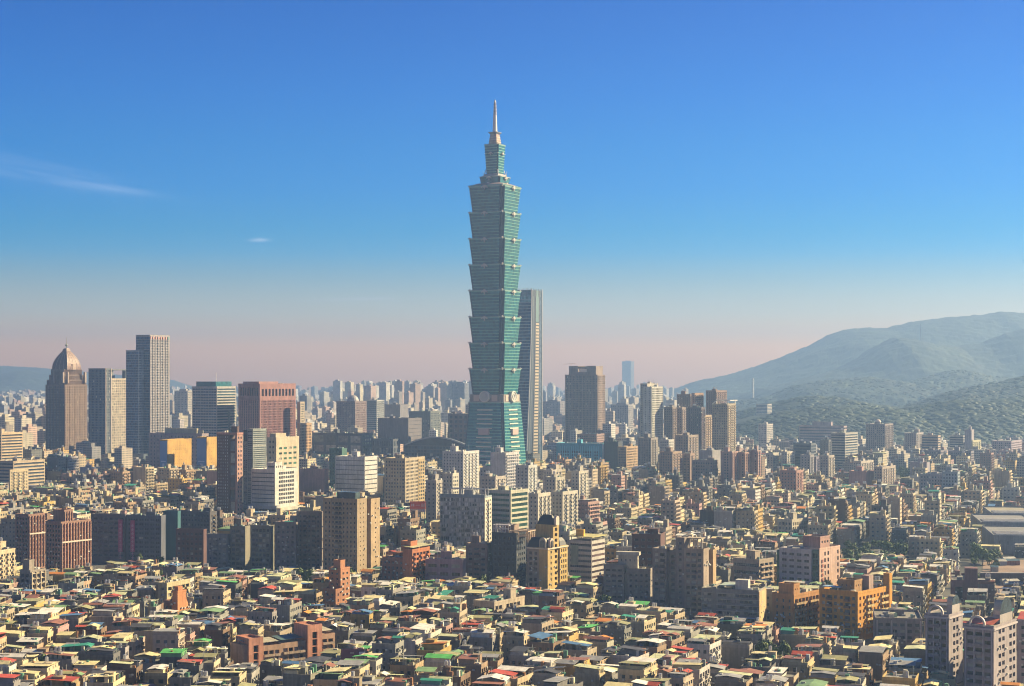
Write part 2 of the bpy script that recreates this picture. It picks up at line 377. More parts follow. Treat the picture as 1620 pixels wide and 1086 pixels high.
# ------------------------------------------------------------------ ground and hills
def tagstruct(o): o['kind'] = 'structure'; return o
g = G(); n = 40
xs = np.linspace(-9000, 9000, n+1); ys = np.r_[np.linspace(-400, 4000, 20), np.linspace(5000, 19000, 21)]
Q = [[(xs[i], ys[j], 0), (xs[i+1], ys[j], 0), (xs[i+1], ys[j+1], 0), (xs[i], ys[j+1], 0)] for i in range(n) for j in range(len(ys)-1)]
tagstruct(obj('ground', G().q(Q, (.085, .085, .082), SOIL)))

def fbm(x, y, oct=5, seed=0):
    rs = np.random.RandomState(seed); v = np.zeros_like(x); a, f = 1.0, 1.0
    for _ in range(oct):
        t = rs.rand(8)*6.28
        for k in range(4): v += a*.25*np.sin(f*(x*math.cos(t[k])+y*math.sin(t[k]))+t[k+4]+1.7*np.sin(f*.6*(y*math.cos(t[k])-x*math.sin(t[k]))+t[(k+1) % 4]))
        a *= .5; f *= 2.03
    return v
RIDGES = [  # name, distance, crest by column, half width towards us, away, roughness (m)
    ('foothill', 4000, [(1090, 700), (1130, 690), (1180, 668), (1230, 655), (1300, 645), (1360, 648), (1420, 652), (1480, 640), (1540, 640), (1600, 632), (1700, 620), (1900, 610)], 560, 900, 7),
    ('wooded_hill', 6600, [(1080, 645), (1150, 637), (1215, 628), (1250, 612), (1285, 606), (1340, 600), (1370, 598), (1430, 606), (1470, 596), (1500, 588), (1530, 586), (1570, 596), (1620, 600), (1750, 590), (1900, 600)], 700, 900, 11),
    ('spur_hill', 4800, [(1100, 690), (1170, 652), (1215, 640), (1260, 631), (1310, 633), (1350, 642), (1400, 648), (1450, 640), (1500, 622), (1545, 612), (1590, 604), (1640, 592), (1900, 580)], 640, 700, 9),
    ('peaked_hill', 8000, [(1140, 625), (1220, 612), (1270, 600), (1320, 586), (1345, 575), (1365, 565), (1385, 548), (1415, 534), (1440, 537), (1475, 544), (1515, 548), (1555, 542), (1590, 528), (1620, 520), (1700, 505), (1900, 540)], 900, 1200, 7),
    ('far_mountain', 9600, [(1040, 612), (1100, 604), (1150, 594), (1200, 579), (1250, 560), (1285, 545), (1310, 531), (1335, 522), (1370, 519), (1400, 520), (1440, 510), (1500, 502), (1560, 498), (1580, 493), (1640, 496), (1800, 505), (1900, 540)], 1500, 1500, 8),
    ('distant_mountain', 12900, [(-300, 586), (-120, 581), (0, 579), (60, 582), (110, 586), (160, 591), (220, 596), (270, 601), (330, 610)], 1300, 1200, 6),
    ('dark_foothill', 11500, [(-300, 590), (-60, 592), (0, 594), (25, 588), (45, 586), (70, 592), (110, 596), (160, 604), (230, 612)], 900, 900, 9),
]
hills = []
for nm, D, cr, wn_, wf_, rough in RIDGES:
    cx, cy = np.array(cr, float).T
    npx = int((cx[-1]-cx[0])/(2.2 if D < 6000 else 3.2)); pxs = np.linspace(cx[0], cx[-1], npx)
    t = np.r_[np.linspace(-1, 0, 46), np.linspace(0, 1, 8)[1:]]
    ph = fbm(pxs/60, pxs*0+D, 4, 3)*.12
    PX, TT = np.meshgrid(pxs, t)
    dep = D+np.where(TT < 0, TT*wn_, TT*wf_)+fbm(PX/90, PX*0, 3, int(D))*60
    crest = CAMZ+(HZ-np.interp(PX, cx, cy))*D/FPX
    prof = np.where(TT < 0, np.clip(1-(-TT)**1.35, 0, 1), np.clip(1-TT**1.5, 0, 1))
    X = (PX-810)/FPX*D*(1+.0*TT)
    edge = np.clip(np.minimum((PX-cx[0]), (cx[-1]-PX))/60, 0, 1)
    z = crest*prof*edge**.5
    ls = max(260, D/17); rav = fbm(X/ls, dep/ls, 5, 11)*(rough*3.2 if D < 6000 else D/210)*np.clip(-TT*3, 0, 1)*np.clip((1+TT)*3, 0, 1)
    tree = (fbm(X/14, dep/14, 3, 21)+.7*np.abs(fbm(X/31, dep/31, 2, 5)))*rough*.42
    z = np.maximum(z+(rav+tree)*np.clip(z/40, 0, 1), -3)
    V = np.stack([X, dep, z], -1)
    Q = np.stack([V[:-1, :-1], V[:-1, 1:], V[1:, 1:], V[1:, :-1]], 2).reshape(-1, 4, 3)
    sh = fbm(X/55, dep/55, 4, 9)[:-1, :-1].ravel()[:, None]
    colr = np.array((.026, .045, .02))*(1+.45*np.clip(sh, -1, 1))+np.array((.012, .01, .0))*np.clip(sh, 0, 1)
    o = tagstruct(obj(nm, G().q(Q, colr, LEAF))); hills.append((cx, cy, D, wn_))

# ------------------------------------------------------------------ the tall green stacked tower
def ring(s, z, ch=.0, th=0):
    h = s/2; c = ch; k = c*.5
    p = [(-h+c, -h), (h-c, -h), (h-c, -h+k), (h-k, -h+k), (h-k, -h+c), (h, -h+c), (h, h-c), (h-k, h-c), (h-k, h-k), (h-c, h-k), (h-c, h), (-h+c, h), (-h+c, h-k), (-h+k, h-k), (-h+k, h-c), (-h, h-c), (-h, -h+c), (-h+k, -h+c), (-h+k, -h+k), (-h+c, -h+k)]
    return [(x, y, z) for x, y in p]
def sq(s, z): h = s/2; return [(-h, -h, z), (h, -h, z), (h, h, z), (-h, h, z)]
TY = 2240.0; TX = px2x(783, TY); tz = lambda py: py2z(py, TY)
TW = bpy.data.objects.new('stacked_skyscraper', None); COL.objects.link(TW); TW.location = (TX, TY, 0); TW.scale = (1.06, 1.06, 1); TW.rotation_euler = (0, 0, -math.radians(28.5))
tag(TW, 'tallest tower, green glass stacked like flaring bamboo joints with a needle spire', 'skyscraper'); LMS.append(('tall stacked green tower', 783, TY, 157))
FOOT.append((TX+22, TY-38, math.radians(28.5), 64, 64))
GG = (.018, .125, .150); GLED = (.14, .36, .30); PALE = (.46, .44, .41)
def glazed(g, s0, s1, z0, z1, ch, nf, sub=3):
    rs = np.random.RandomState(int(z0)); zs = np.linspace(z0, z1, nf*1+1)
    for i in range(nf):
        a = s0+(s1-s0)*(zs[i]-z0)/(z1-z0); b = s0+(s1-s0)*(zs[i+1]-z0)/(z1-z0)
        A, B = np.array(ring(a, zs[i], ch)), np.array(ring(b, zs[i+1], ch)); j = np.roll(np.arange(20), -1)
        for k in range(20):                      # split the long sides into glass panels
            L = np.linalg.norm(A[j[k]]-A[k]); m = max(1, int(L/3.0)); f = np.linspace(0, 1, m+1)[:, None]
            P, Q = A[k]+(A[j[k]]-A[k])*f, B[k]+(B[j[k]]-B[k])*f
            cc = np.array(GG)*rs.uniform(.82, 1.18, (m, 1)) if L > 8 else np.array((.02, .05, .09))
            g.q(np.stack([P[:-1], P[1:], Q[1:], Q[:-1]], 1), cc, GLASS)
def ledges(s0, s1, z0, z1, ch, nf, out=.45, hh=.6):
    g = G()
    for i in range(nf+1):
        z = z0+(z1-z0)*i/nf; s = s0+(s1-s0)*i/nf; h = s/2; l = h-ch
        g.boxes([(-l, l, -h-out, -h+.1, z-hh, z), (-l, l, h-.1, h+out, z-hh, z), (h-.1, h+out, -l, l, z-hh, z), (-h-out, -h+.1, -l, l, z-hh, z)], GLED, TRIM)
    return g
def ruyi(g, s, z, k=1.0):
    for r in range(4):
        q = G(); y = -s/2-.9
        q.boxes([(-.7*k, .7*k, y-.5, y+.9, z-6*k, z-1), (-5*k, 5*k, y-.5, y+.9, z-1.2*k, z+.1), (-3.0*k, 3.0*k, y-.7, y+.9, z-.2, z+1.6*k), (-1.3*k, 1.3*k, y-.9, y+.9, z-2.6*k, z+2.6*k)], PALE, TRIM)
        for sg in (-1, 1): q.loft([[(sg*4.6*k+1.3*k*math.cos(t), yy, z-1.3*k+1.3*k*math.sin(t)) for t in np.arange(8)*math.pi/4] for yy in (y+.6, y-.8)], PALE, TRIM)
        g.add(q, r*math.pi/2)
def corner_orn(g, s, z):
    for r in range(4):
        q = G(); q.boxes([(s/2-4.2, s/2-2.2, -s/2+2.2, -s/2+4.2, z-1.4, z+1.3), (s/2-2.6, s/2-1.2, -s/2+1.2, -s/2+2.6, z-.2, z+.6)], (.45, .42, .4), TRIM); g.add(q, r*math.pi/2)
secs = [297, 338, 379, 420, 460.5, 502, 543, 583.5, 624]
for i in range(8):
    zt_, zb_ = tz(secs[i]), tz(secs[i+1]); g = G(); glazed(g, 45.2, 51.5, zb_, zt_-1.6, 5.0, 8)
    so = obj('tower_section', g, TW)
    obj('floor_ledges', ledges(45.2, 51.3, zb_, zt_-1.6, 5.0, 8), so)['kind'] = 'stuff'
    h = 26.3; g = G().loft([ring(51.9, zt_-1.6, 4.6), ring(52.6, zt_-.3, 4.6), ring(51.6, zt_-.1, 4.6)], (.22, .36, .33), TRIM).loft([ring(52.6, zt_-.09, 4.6), ring(47, zt_+.3, 4)], (.12, .16, .16), TRIM)
    obj('cornice', g, so)
    g = G(); ruyi(g, 52.6, zt_-1.5, .8); obj('cloud_ornament', g, so)
    g = G(); corner_orn(g, 52.6, zt_); obj('corner_ornament', g, so)
zb = tz(624); z1 = tz(636)
g = G().loft([ring(49, z1, 3), ring(48.5, zb, 3)], (.30, .27, .26), WALL)
g.boxes([(-17, -9, -24.9, -24.3, z1+1, zb-1), (9, 17, -24.9, -24.3, z1+1, zb-1), (24.3, 24.9, -17, -9, z1+1, zb-1), (24.3, 24.9, 9, 17, z1+1, zb-1)], (.55, .42, .34), TRIM)
belt = obj('belt_floor', g, TW)
for r in range(4):                               # the four great discs
    g = G(); a = np.arange(24)*math.pi/12; zc = tz(627.5)
    R = lambda rr, y: [(rr*math.cos(t), y, zc+rr*math.sin(t)) for t in -a]
    g.loft([R(7.2, -23.5), R(7.6, -27.2), R(7.2, -27.8), R(6.1, -27.9)], (.60, .56, .50), TRIM, cap=False)
    g.loft([R(6.1, -27.9), R(5.9, -27.3), R(3.6, -27.2), R(3.5, -27.8), R(2.6, -27.8), R(2.5, -27.2)], (.44, .44, .42), TRIM)
    obj('disc_emblem', g, TW, rz=r*math.pi/2)
g = G(); zt_ = z1; glazed(g, 63, 49.5, 12, zt_-1, 3.0, 24)
b = obj('tapered_base', g, TW); l = ledges(63, 49.5, 12, zt_-1, 3.0, 24, .35, .8); tag(obj('floor_ledges', l, b), kind='stuff')
for r in range(4):
    for i in range(13):
        z = 25+i*6.1; s = 63+(49.5-63)*(z-12)/(zt_-13); k = 1.0 if i != 7 else .75
        obj('light_band', G().box(-11*k, 11*k, -s/2-.85, -s/2-.2, z, z+1.5, (.66, .62, .50), TRIM), b, rz=r*math.pi/2)
    if r in (0, 1): obj('base_panel', G().box(-7.5, 7.5, -s/2-4.4, -s/2-2, 66, 74, (.5, .36, .32), TRIM), b, rz=r*math.pi/2)
obj('cornice', G().loft([ring(50.6, zt_-1, 3), ring(50.8, zt_+.2, 3)], (.25, .33, .31), TRIM), b)
# crown: terraces, upper shaft, lantern, spire
g = G().loft([ring(50, tz(296), 3), ring(34, tz(292), 2)], (.36, .28, .27), TRIM)
g.boxes([(-24, 24, -24.6, -23.9, tz(297), tz(297)+1.3), (-24, 24, 23.9, 24.6, tz(297), tz(297)+1.3), (23.9, 24.6, -23.8, 23.8, tz(297), tz(297)+1.3), (-24.6, -23.9, -23.8, 23.8, tz(297), tz(297)+1.3)], GLED, TRIM)
obj('crown_terrace', g, TW)
g = G(); glazed(g, 27.5, 29.5, tz(292.5), tz(282), 2, 3); g.loft([ring(31, tz(282), 2), ring(31, tz(281), 2), ring(20, tz(279), 1.5)], (.33, .38, .36), TRIM)
obj('crown_tier', g, TW); obj('cloud_ornament', (lambda q: (ruyi(q, 30, tz(283), .6), ruyi(q, 33, tz(293), .7), q)[2])(G()), TW)
g = G(); glazed(g, 16.6, 20.4, tz(277), tz(231), 1.6, 11)
u = obj('upper_shaft', g, TW)
g = ledges(16.6, 20.4, tz(277), tz(231), 1.6, 11, .4, .8); tag(obj('floor_ledges', g, u), kind='stuff')
g = G().loft([sq(13, tz(282)), sq(21, tz(279)), sq(21, tz(277.5)), sq(17, tz(276))], (.4, .34, .32), TRIM)
for r in range(4): g.add(G().bar((-10, -10.5, tz(280)), (-8.2, -8.6, tz(270)), .5, PALE).bar((10, -10.5, tz(280)), (8.2, -8.6, tz(270)), .5, PALE), r*math.pi/2)
obj('shaft_collar', g, TW)
g = G().loft([ring(20.6, tz(231), 1.5), ring(21.2, tz(229.5), 1.5), ring(12, tz(228.5), 1)], (.22, .3, .28), TRIM); ruyi(g, 20.6, tz(244), .5); corner_orn(g, 22, tz(244))
obj('shaft_cap', g, u)
g = G().loft([sq(11.5, tz(229)), sq(10.5, tz(222)), sq(8.8, tz(214)), sq(8.4, tz(213))], (.42, .31, .27), WALL)
for z in (226, 222, 218): g.loft([sq(12-(226-z)*.25, tz(z)-.3), sq(12-(226-z)*.25, tz(z)+.3)], (.65, .5, .4), TRIM)
g.loft([sq(9, tz(213)), sq(12.5, tz(210.5)), sq(12.5, tz(209.8)), sq(5, tz(209))], (.2, .22, .24), TRIM)
ln = obj('lantern', g, TW)
g = G().cyl(0, 0, 3.0, tz(209.5), tz(182), (.62, .58, .56), TRIM, 14, 2.2)
for i in range(9):
    z = tz(181-i*2.2); r = 2.3-.09*i; g.cyl(0, 0, r, z, z+1.0, (.55, .5, .5), TRIM, 12).cyl(0, 0, r*.62, z+1.0, z+1.9, (.25, .24, .26), TRIM, 12)
g.cyl(0, 0, 1.5, tz(161.5), tz(159), (.6, .56, .55), TRIM, 10, .7).cyl(0, 0, .35, tz(159), tz(156.5), (.5, .5, .5), TRIM, 6, .1)
obj('spire', g, TW)
for x, y in ((-11, -11), (11, -11), (11, 11)): obj('antenna', G().bar((x, y, tz(281)), (x, y, tz(271)), .3, (.5, .5, .5)), TW)
# low podium wing with its curved glass roof
def arch_hall(name, label, Y, xl, xc, xr, yt, rise, col, glass, short, th=27):
    b = Bld(name, label, 'hall', Y, xl, xc, xr, yt, col, th, short=short, parts=False)
    zb = b.H; g = G(); n = 14
    for i in range(n):
        t0, t1 = i/n, (i+1)/n; za, zb2 = zb+rise*math.sin(math.pi*t0), zb+rise*math.sin(math.pi*t1); x0, x1 = -b.W*(1-t0), -b.W*(1-t1)
        g.q([[(x0, 0, za), (x1, 0, zb2), (x1, b.L, zb2), (x0, b.L, za)]], (.25, .27, .29), METAL)
        g.q([[(x0, 0, zb-.1), (x1, 0, zb-.1), (x1, 0, zb2), (x0, 0, za)]], glass, GLASS)
        g.q([[(x0, -.6, za-1.4), (x1, -.6, zb2-1.4), (x1, -.6, zb2+.6), (x0, -.6, za+.6)]], (.32, .34, .36), TRIM)
    b.part('arched_roof', g)
    facade(b.wall, F(bay=5, flo=4.5, wf=.88, hf=.7, gl=glass, bot=1, light=.03), b.W, 0, zb, (0, -b.W, 0), col, b.rs)
    facade(b.wall, F(bay=5, flo=4.5, wf=.88, hf=.6, gl=glass, bot=1, light=.03), b.L, 0, zb, (math.pi/2, 0, 0), col, b.rs)
    b.done(); return b
arch_hall('shopping_hall', 'low dark hall with a shallow arched glass roof at the foot of the green tower', 2330, 640, 741, 744, 706, 12, (.12, .14, .17), (.03, .06, .09), 'arched glass hall')

# ------------------------------------------------------------------ tapering tower behind it, with bright fin edges
Y = 2480; b = Bld('tapering_skyscraper', 'tall slim blue glass tower with pale ladder strip, beside and behind the stacked green tower', 'skyscraper', Y, 812, 841, 857.5, 459, (.3, .31, .33), 30, short='slim blue tower')
zt, W, L = b.H, b.W, b.L; zc = b.z(512); wx = 9.0                      # widening at the foot
def lerp(a, b_, t): return a+(b_-a)*t
nf = 58; g = G(); gb = G(); lad = G()
for i in range(nf):
    z0, z1 = zt*i/nf, zt*(i+1)/nf; k0 = (1-z0/zt)**1.6*wx; k1 = (1-z1/zt)**1.6*wx
    hi = z0 > zt*.93; c = (.10, .24, .27) if hi else (.025, .075, .13)
    for j in range(12):
        x0, x1 = -W+W*j/12, -W+W*(j+1)/12; cc = np.array(c)*b.r.uniform(.7, 1.35)
        f = lambda x, k: (x+(x+W)/W*(-k*.6), -k)
        (ax, ay), (bx, by) = f(x0, k0), f(x1, k0); (cx_, cy_), (dx, dy) = f(x1, k1), f(x0, k1)
        g.q([[(ax, ay, z0), (bx, by, z0), (cx_, cy_, z1), (dx, dy, z1)]], cc, GLASS)
    gb.q([[(-W, -k0-.35, z0), (-k0*.6, -k0-.35, z0), (-k0*.6, -k0-.35, z0+.7), (-W, -k0-.35, z0+.7)]], (.22, .3, .36), TRIM)
    fx = lambda k: -k*.6
    # right face: fin strip / ladder strip / dark strip
    for (t0, t1, kind) in ((0, .33, 0), (.33, .42, 1), (.42, .70, 2), (.70, .78, 1), (.78, 1, 3)):
        y0a, y1a = lerp(-k0, L, t0), lerp(-k0, L, t1); y0b, y1b = lerp(-k1, L, t0), lerp(-k1, L, t1)
        xa, xb = fx(k0), fx(k1)
        cc = {0: (.04, .06, .09), 1: (.04, .05, .07), 2: (.46, .38, .28), 3: (.10, .14, .2)}[kind]
        if kind == 2:
            if z0 > zc: cc = (.12, .2, .22)
            else:
                zm = lerp(z0, z1, .62); lad.q([[(xa*(1-t0)+.4, y0a, z0), (xa*(1-t1)+.4, y1a, z0), (xb*(1-t1)+.4, y1b, zm), (xb*(1-t0)+.4, y0b, zm)]], cc, TRIM); cc = (.03, .04, .05)
        g.q([[(xa*(1-t0), y0a, z0), (xa*(1-t1), y1a, z0), (xb*(1-t1), y1b, z1), (xb*(1-t0), y0b, z1)]], cc, GLASS if kind in (1, 3) else TRIM)
g.q([[(-W, 0, 0), (-W, L, 0), (-W, L, zt), (-W, 0, zt)], [(-W, L, 0), (0, L, 0), (0, L, zt), (-W, L, zt)], [(-W, 0, zt-8), (0, 0, zt-8), (0, L, zt-8), (-W, L, zt-8)]], (.05, .1, .14), GLASS)
b.wall = g; b.part('floor_bands', gb)['kind'] = 'stuff'; b.part('ladder_strip', lad)
g = G()
for (xx, yy, ww) in ((0, 0, .6), (0, L*.17, .2), (0, L*.40, .25), (0, L*.72, .25), (0, L, .6)):
    rings = []
    for t in np.linspace(0, 1, 9):
        z = zt*t; k = (1-t)**1.6*wx*(1-yy/L); x = -k*.6; y = yy-k
        rings.append([(x-ww, y-ww, z), (x+ww, y-ww, z), (x+ww, y+ww, z), (x-ww, y+ww, z)])
    rings[-1] = [(p[0], p[1], zt+2) for p in rings[-1]]
    b.part('edge_fin', G().loft(rings, (.34, .34, .36), TRIM))
b.part('crown_frame', G().boxes([(-W+i*W/14-.25, -W+i*W/14+.25, -.2, .3, zt-9, zt+2.5) for i in range(15)]+[(-W, 0, -.3, .4, zt-.5, zt+.3)]+[(-.3, .3, i*L/6-.25, i*L/6+.25, zt-9, zt+2.5) for i in range(1, 7)], (.2, .24, .28), TRIM))
b.done()

# ------------------------------------------------------------------ skyline: hand placed towers
CREAM, WHITE, TAN, BROWN, GREY, PINK = (.52, .42, .29), (.66, .64, .60), (.36, .29, .22), (.20, .125, .10), (.30, .29, .30), (.42, .22, .20)
ORANGE, BRICK, YEL, PEACH = (.62, .27, .045), (.42, .14, .065), (.60, .44, .16), (.60, .30, .20)
TEAL = (.03, .10, .11)
# domed tower
b = Bld('domed_tower', 'tall brown granite tower with ribbed pointed dome and ball finial on top', 'skyscraper', 2600, 72, 102, 138, 610, (.27, .19, .15), 27, short='domed brown tower')
W, L, H = b.W, b.L, b.H
ff = F(bay=3.0, flo=3.9, wf=.5, hf=.62, gl=(.03, .035, .05), fin=.8, fine=2, light=.05, fc=(.2, .15, .13)); fr = F(bay=3.9, flo=3.9, wf=.48, hf=.5, gl=(.07, .045, .04), fin=.5, fine=3, light=.1)
b.block(-W, 0, 0, L, 0, H, ff, fr)
c2 = (.30, .22, .19)
for i, (ins, ya, yb_) in enumerate(((1.5, 610, 602), (4, 602, 594), (6, 594, 585))):
    b.block(-W+ins, -ins, ins, L-ins, b.z(ya), b.z(yb_), F(bay=2.4, flo=8, wf=.5, hf=.9, bot=0, top=.3, side=.5, fin=.8, gl=(.06, .05, .06)), F(bay=2.4, flo=8, wf=.5, hf=.9, bot=0, top=.3, side=.5, fin=.8, gl=(.1, .07, .06)), col=c2, par=.8)
for (x, y) in ((-W*.5, -1.0), (1.0, L*.12), (1, L*.88), (-W*.06, -1)): b.part('pilaster_turret', G().boxes([(x-1.6, x+1.6, y-1.6, y+1.6, b.z(606), b.z(589))], (.42, .33, .28)))
zd0, zd1 = b.z(585), b.z(552); S0 = min(W, L)*.80; cx_, cy_ = -W/2, L/2
rings = []; g = G()
for t in np.linspace(0, 1, 9):
    s = S0*(math.cos(t*math.pi/2*.92)**1.05 if t < 1 else .22); z = lerp(zd0, zd1, t**.9); rings.append([(x+cx_, y+cy_, z) for x, y, _ in sq(max(s, 6.5), 0)])
g.loft(rings, (.20, .115, .10), METAL); d = b.part('dome', g)
for r in range(4):
    for f_ in (-1, -.5, 0, .5):
        q = G()
        for A, B in zip(rings[:-1], rings[1:]):
            P0 = lerp(np.array(A[r]), np.array(A[(r+1) % 4]), (f_+1)/2); P1 = lerp(np.array(B[r]), np.array(B[(r+1) % 4]), (f_+1)/2); q.bar(P0, P1, .45, (.36, .26, .22))
        obj('dome_rib', q, d)
b.part('dormer', G().boxes([(cx_+S0*.40, cx_+S0*.52, cy_-4, cy_+4, zd0, zd0+9)], (.5, .38, .32)))
zz = zd1; b.part('finial', G().loft([[(x+cx_, y+cy_, zz) for x, y, _ in sq(7, 0)], [(x+cx_, y+cy_, zz+1.2) for x, y, _ in sq(5, 0)]], (.4, .3, .25), TRIM).cyl(cx_, cy_, .8, zz+1, zz+7, (.3, .3, .28), TRIM).cyl(cx_, cy_, .8, zz+4, zz+6, (.3, .34, .3), TRIM, 10, 2.4).cyl(cx_, cy_, 2.4, zz+6, zz+8.4, (.3, .34, .3), TRIM, 10, .7).cyl(cx_, cy_, .5, zz+8.4, b.z(532), (.3, .3, .3), TRIM, 6, .1))
b.part('podium', G().boxes([(-W-3, 3, -3, L+3, 0, 9)], (.3, .24, .2)))
b.done()
# framed-top tower
b = Bld('framed_tower', 'grey twin slab tower whose top ends in an open rectangular frame, beside the domed tower', 'skyscraper', 2560, 140, 167, 204, 600, (.22, .24, .27), 27, short='frame topped tower')
W, L, H = b.W, b.L, b.H; zt = b.z(584)
dk = F(bay=2.6, flo=3.9, wf=.7, hf=.6, gl=(.03, .055, .09), light=.03)
b.block(-W, 0, 0, L*.22, 0, zt, dk, F(bay=3, flo=3.9, wf=.6, hf=.6, gl=(.05, .06, .08)), col=(.16, .19, .24))
b.block(-W, 0, L*.24, L*.94, 0, H, None, F(bay=4.2, flo=3.9, wf=.72, hf=.62, side=1.5, gl=(.12, .12, .11), light=.5), col=(.55, .47, .38))
b.part('edge_fin', G().boxes([(-.5, .9, -.8, .6, 0, zt+1)], (.55, .45, .42)))
b.part('edge_fin', G().boxes([(-.3, .7, L*.22, L*.22+1.6, 0, zt+.6)], (.52, .45, .42)))
b.part('roof_frame', G().boxes([(-7, -.2, L*.86, L, 0, zt), (-2.5, -.2, L*.22+.1, L*.86, zt-2, zt), (-W, -W+2.5, L*.22+.1, L*.86, zt-2, zt), (-W, -W+3, L*.86, L, 0, zt), (-W+3, -7, L*.9, L, zt-2, zt)], (.2, .22, .26)))
b.clutter(H, 4, y0=L*.3, y1=L*.85); b.done()
# twin-height glass tower
b = Bld('stepped_glass_tower', 'tallest tower of the left cluster, blue glass with white gridded side and lower wing', 'skyscraper', 2520, 215, 237, 268.5, 532, (.42, .40, .41), 27, short='white gridded glass tower')
W, L, H = b.W, b.L, b.H
gf = F(bay=1.9, flo=3.8, wf=.9, hf=.86, dep=.1, gl=(.02, .07, .14), light=.0, side=.3, bot=1)
b.block(-W, 0, 0, L, 0, H, gf, F(bay=3.1, flo=4.0, wf=.58, hf=.56, gl=(.04, .06, .09), fin=.7, fine=2, fc=(.56, .51, .48), light=.04), col=(.36, .34, .36), par=2)
for i in range(8): b.part('crown_panel', G().box(.3, 1.1, L*(i+.15)/8, L*(i+.62)/8, H-4.5, H-.5, ((.5, .28, .25), (.16, .3, .26))[i == 7], TRIM))
hl = b.z(556); b.block(-W-9, -W*.42, -12, -.05, 0, hl, dict(gf), F(bay=3, flo=3.8, wf=.6, hf=.5, bot=1, side=.3), col=(.34, .4, .46), par=1.5)
b.part('podium', G().boxes([(-W-14, 6, -22, -12.5, 0, 28)], (.13, .16, .2), GLASS)); b.done()
# banded office with teal penthouse
b = Bld('banded_office_tower', 'pale office block with dark ribbon windows and a teal penthouse, mast on roof', 'office tower', 2420, 304, 343, 373, 613, (.46, .44, .42), 27, short='teal topped office block')
W, L, H = b.W, b.L, b.H; bf = F(bay=None, flo=3.9, wf=.97, hf=.52, gl=(.03, .07, .10), light=0, side=.3)
b.block(-W, 0, 0, L, 0, H, F(bay=5, flo=3.9, wf=.9, hf=.55, gl=(.025, .06, .10), light=.02, led=.3), dict(bf, led=.5), par=1.2)
b.part('penthouse', G().box(-W+5, -4, 3, L-5, H, b.z(604), (.03, .13, .15), GLASS)); b.part('mast', G().bar((-5, 5, H), (-5, 5, b.z(590)), .35, (.5, .5, .5)))
b.part('stair_strip', G().box(.1, 1.0, L*.58, L*.66, 10, H*.72, (.03, .05, .07), GLASS)); b.done()
# pink granite block
b = Bld('granite_tower', 'broad pink granite block with vertical window slots and tall arcade openings under its roof', 'office tower', 2380, 377, 411, 474.5, 609, (.34, .165, .15), 27, short='pink granite block')
W, L, H = b.W, b.L, b.H; zz = b.z(633)
fr = F(bay=3.15, flo=3.6, wf=.42, hf=.72, gl=(.035, .03, .035), side=3, light=.01, top=1, fin=.35)
b.block(-W, 0, 0, L, 0, zz, F(bay=3.15, flo=3.6, wf=.36, hf=.7, gl=(.05, .03, .045), side=3, light=.01, fin=.3), fr, roof=False)
b.block(-W, 0, 0, L, zz, H, F(bay=4.2, flo=19, wf=.6, hf=.62, dep=1.6, side=2.5, bot=1.5, top=1.5, gl=(.04, .03, .04), light=0), F(bay=8.4, flo=19, wf=.62, hf=.62, dep=1.6, side=3, bot=1.5, top=4, gl=(.05, .04, .04), light=0), par=1.6)
b.part('penthouse', G().box(-W+4, -6, 6, L*.6, H, H+4.5, (.42, .22, .2))); b.clutter(H, 6, hut=False, ant=4, y0=L*.4); b.done()
def std(name, label, cat, Y, xl, xc, xr, yt, col, ff, fr, th=27, short=None, clut=3, hut=True, parts=None, par=1.0, ant=1, group=None, cap=100, **k):
    b = Bld(name, label, cat, Y, xl, xc, xr, yt, col, th, short=short, parts=parts, group=group)
    b.block(-b.W, 0, 0, b.L, 0, b.H, ff, fr, par=par, **k); b.clutter(b.H, clut, hut=hut, ant=ant); b.done(cap); return b
def apt(**k): d = dict(bay=3.6, flo=3.2, wf=.42, hf=.46, mod=2, balc=(1,)); d.update(k); return F(**d)
grid = lambda **k: F(**dict(dict(bay=3.2, flo=3.4, wf=.52, hf=.5), **k))
band = lambda **k: F(**dict(dict(bay=None, flo=3.7, wf=.97, hf=.45, light=0, side=.4), **k))
std('annex_tower', 'orange cream office annex with square windows attached behind the pink granite block', 'office tower', 2400, 470, 474.6, 493, 671, (.56, .36, .2), None, F(bay=3.4, flo=4, wf=.6, hf=.6, gl=(.1, .06, .04)), clut=1, hut=False)
std('annex_tower', 'narrow cream block with a stepped top rising between the granite block and its orange annex', 'office tower', 2440, 470, 475, 482, 637, (.5, .42, .32), None, grid(), clut=1, hut=False)
# department store: pinkish body and two amber wings with billboards
b = Bld('department_store', 'low mall with a pinkish roof parapet running behind the two amber wings', 'department store', 2270, 234, 318, 330, 688, (.36, .29, .31), 27, short='amber walled mall')
W, L, H = b.W, b.L, b.H
b.block(-W, 0, 2, L, 0, H, grid(bay=6, flo=5, wf=.3), grid(bay=6, flo=5), par=1.5); b.part('roof_block', G().boxes([(-W*.75, -W*.15, 12, L*.5, H, H+8), (-W*.12, -2, 8, L*.4, H, H+6)], (.5, .44, .3))); b.done()
for xl, xc, xr, yt, lb in ((253, 265, 303, 697, 'amber store wing with a wide sunlit yellow wall and a blue billboard'), (311, 327, 343, 693, 'second amber store wing, narrower, with a tall blue billboard')):
    b = Bld('store_wing', lb, 'store wing', 2150, xl, xc, xr, yt, (.62, .37, .08), 27); W, L, H = b.W, b.L, b.H
    b.block(-W, 0, 0, L, 0, H, None, F(bay=4, flo=4.5, wf=.25, hf=.18, side=L*.3, gl=(.3, .17, .04), dep=.2, light=0, bot=14, top=6))
    p = b.part('billboard', G().box(-W+.4, -.6, -.6, -.1, 14, H-1, (.15, .28, .48), TRIM)); obj('poster_figure', G().boxes([(-W*.62, -W*.38, -.75, -.62, 20, 31), (-W*.8, -W*.2, -.75, -.62, 33, 34.5)], (.5, .6, .7), TRIM), p); b.done()
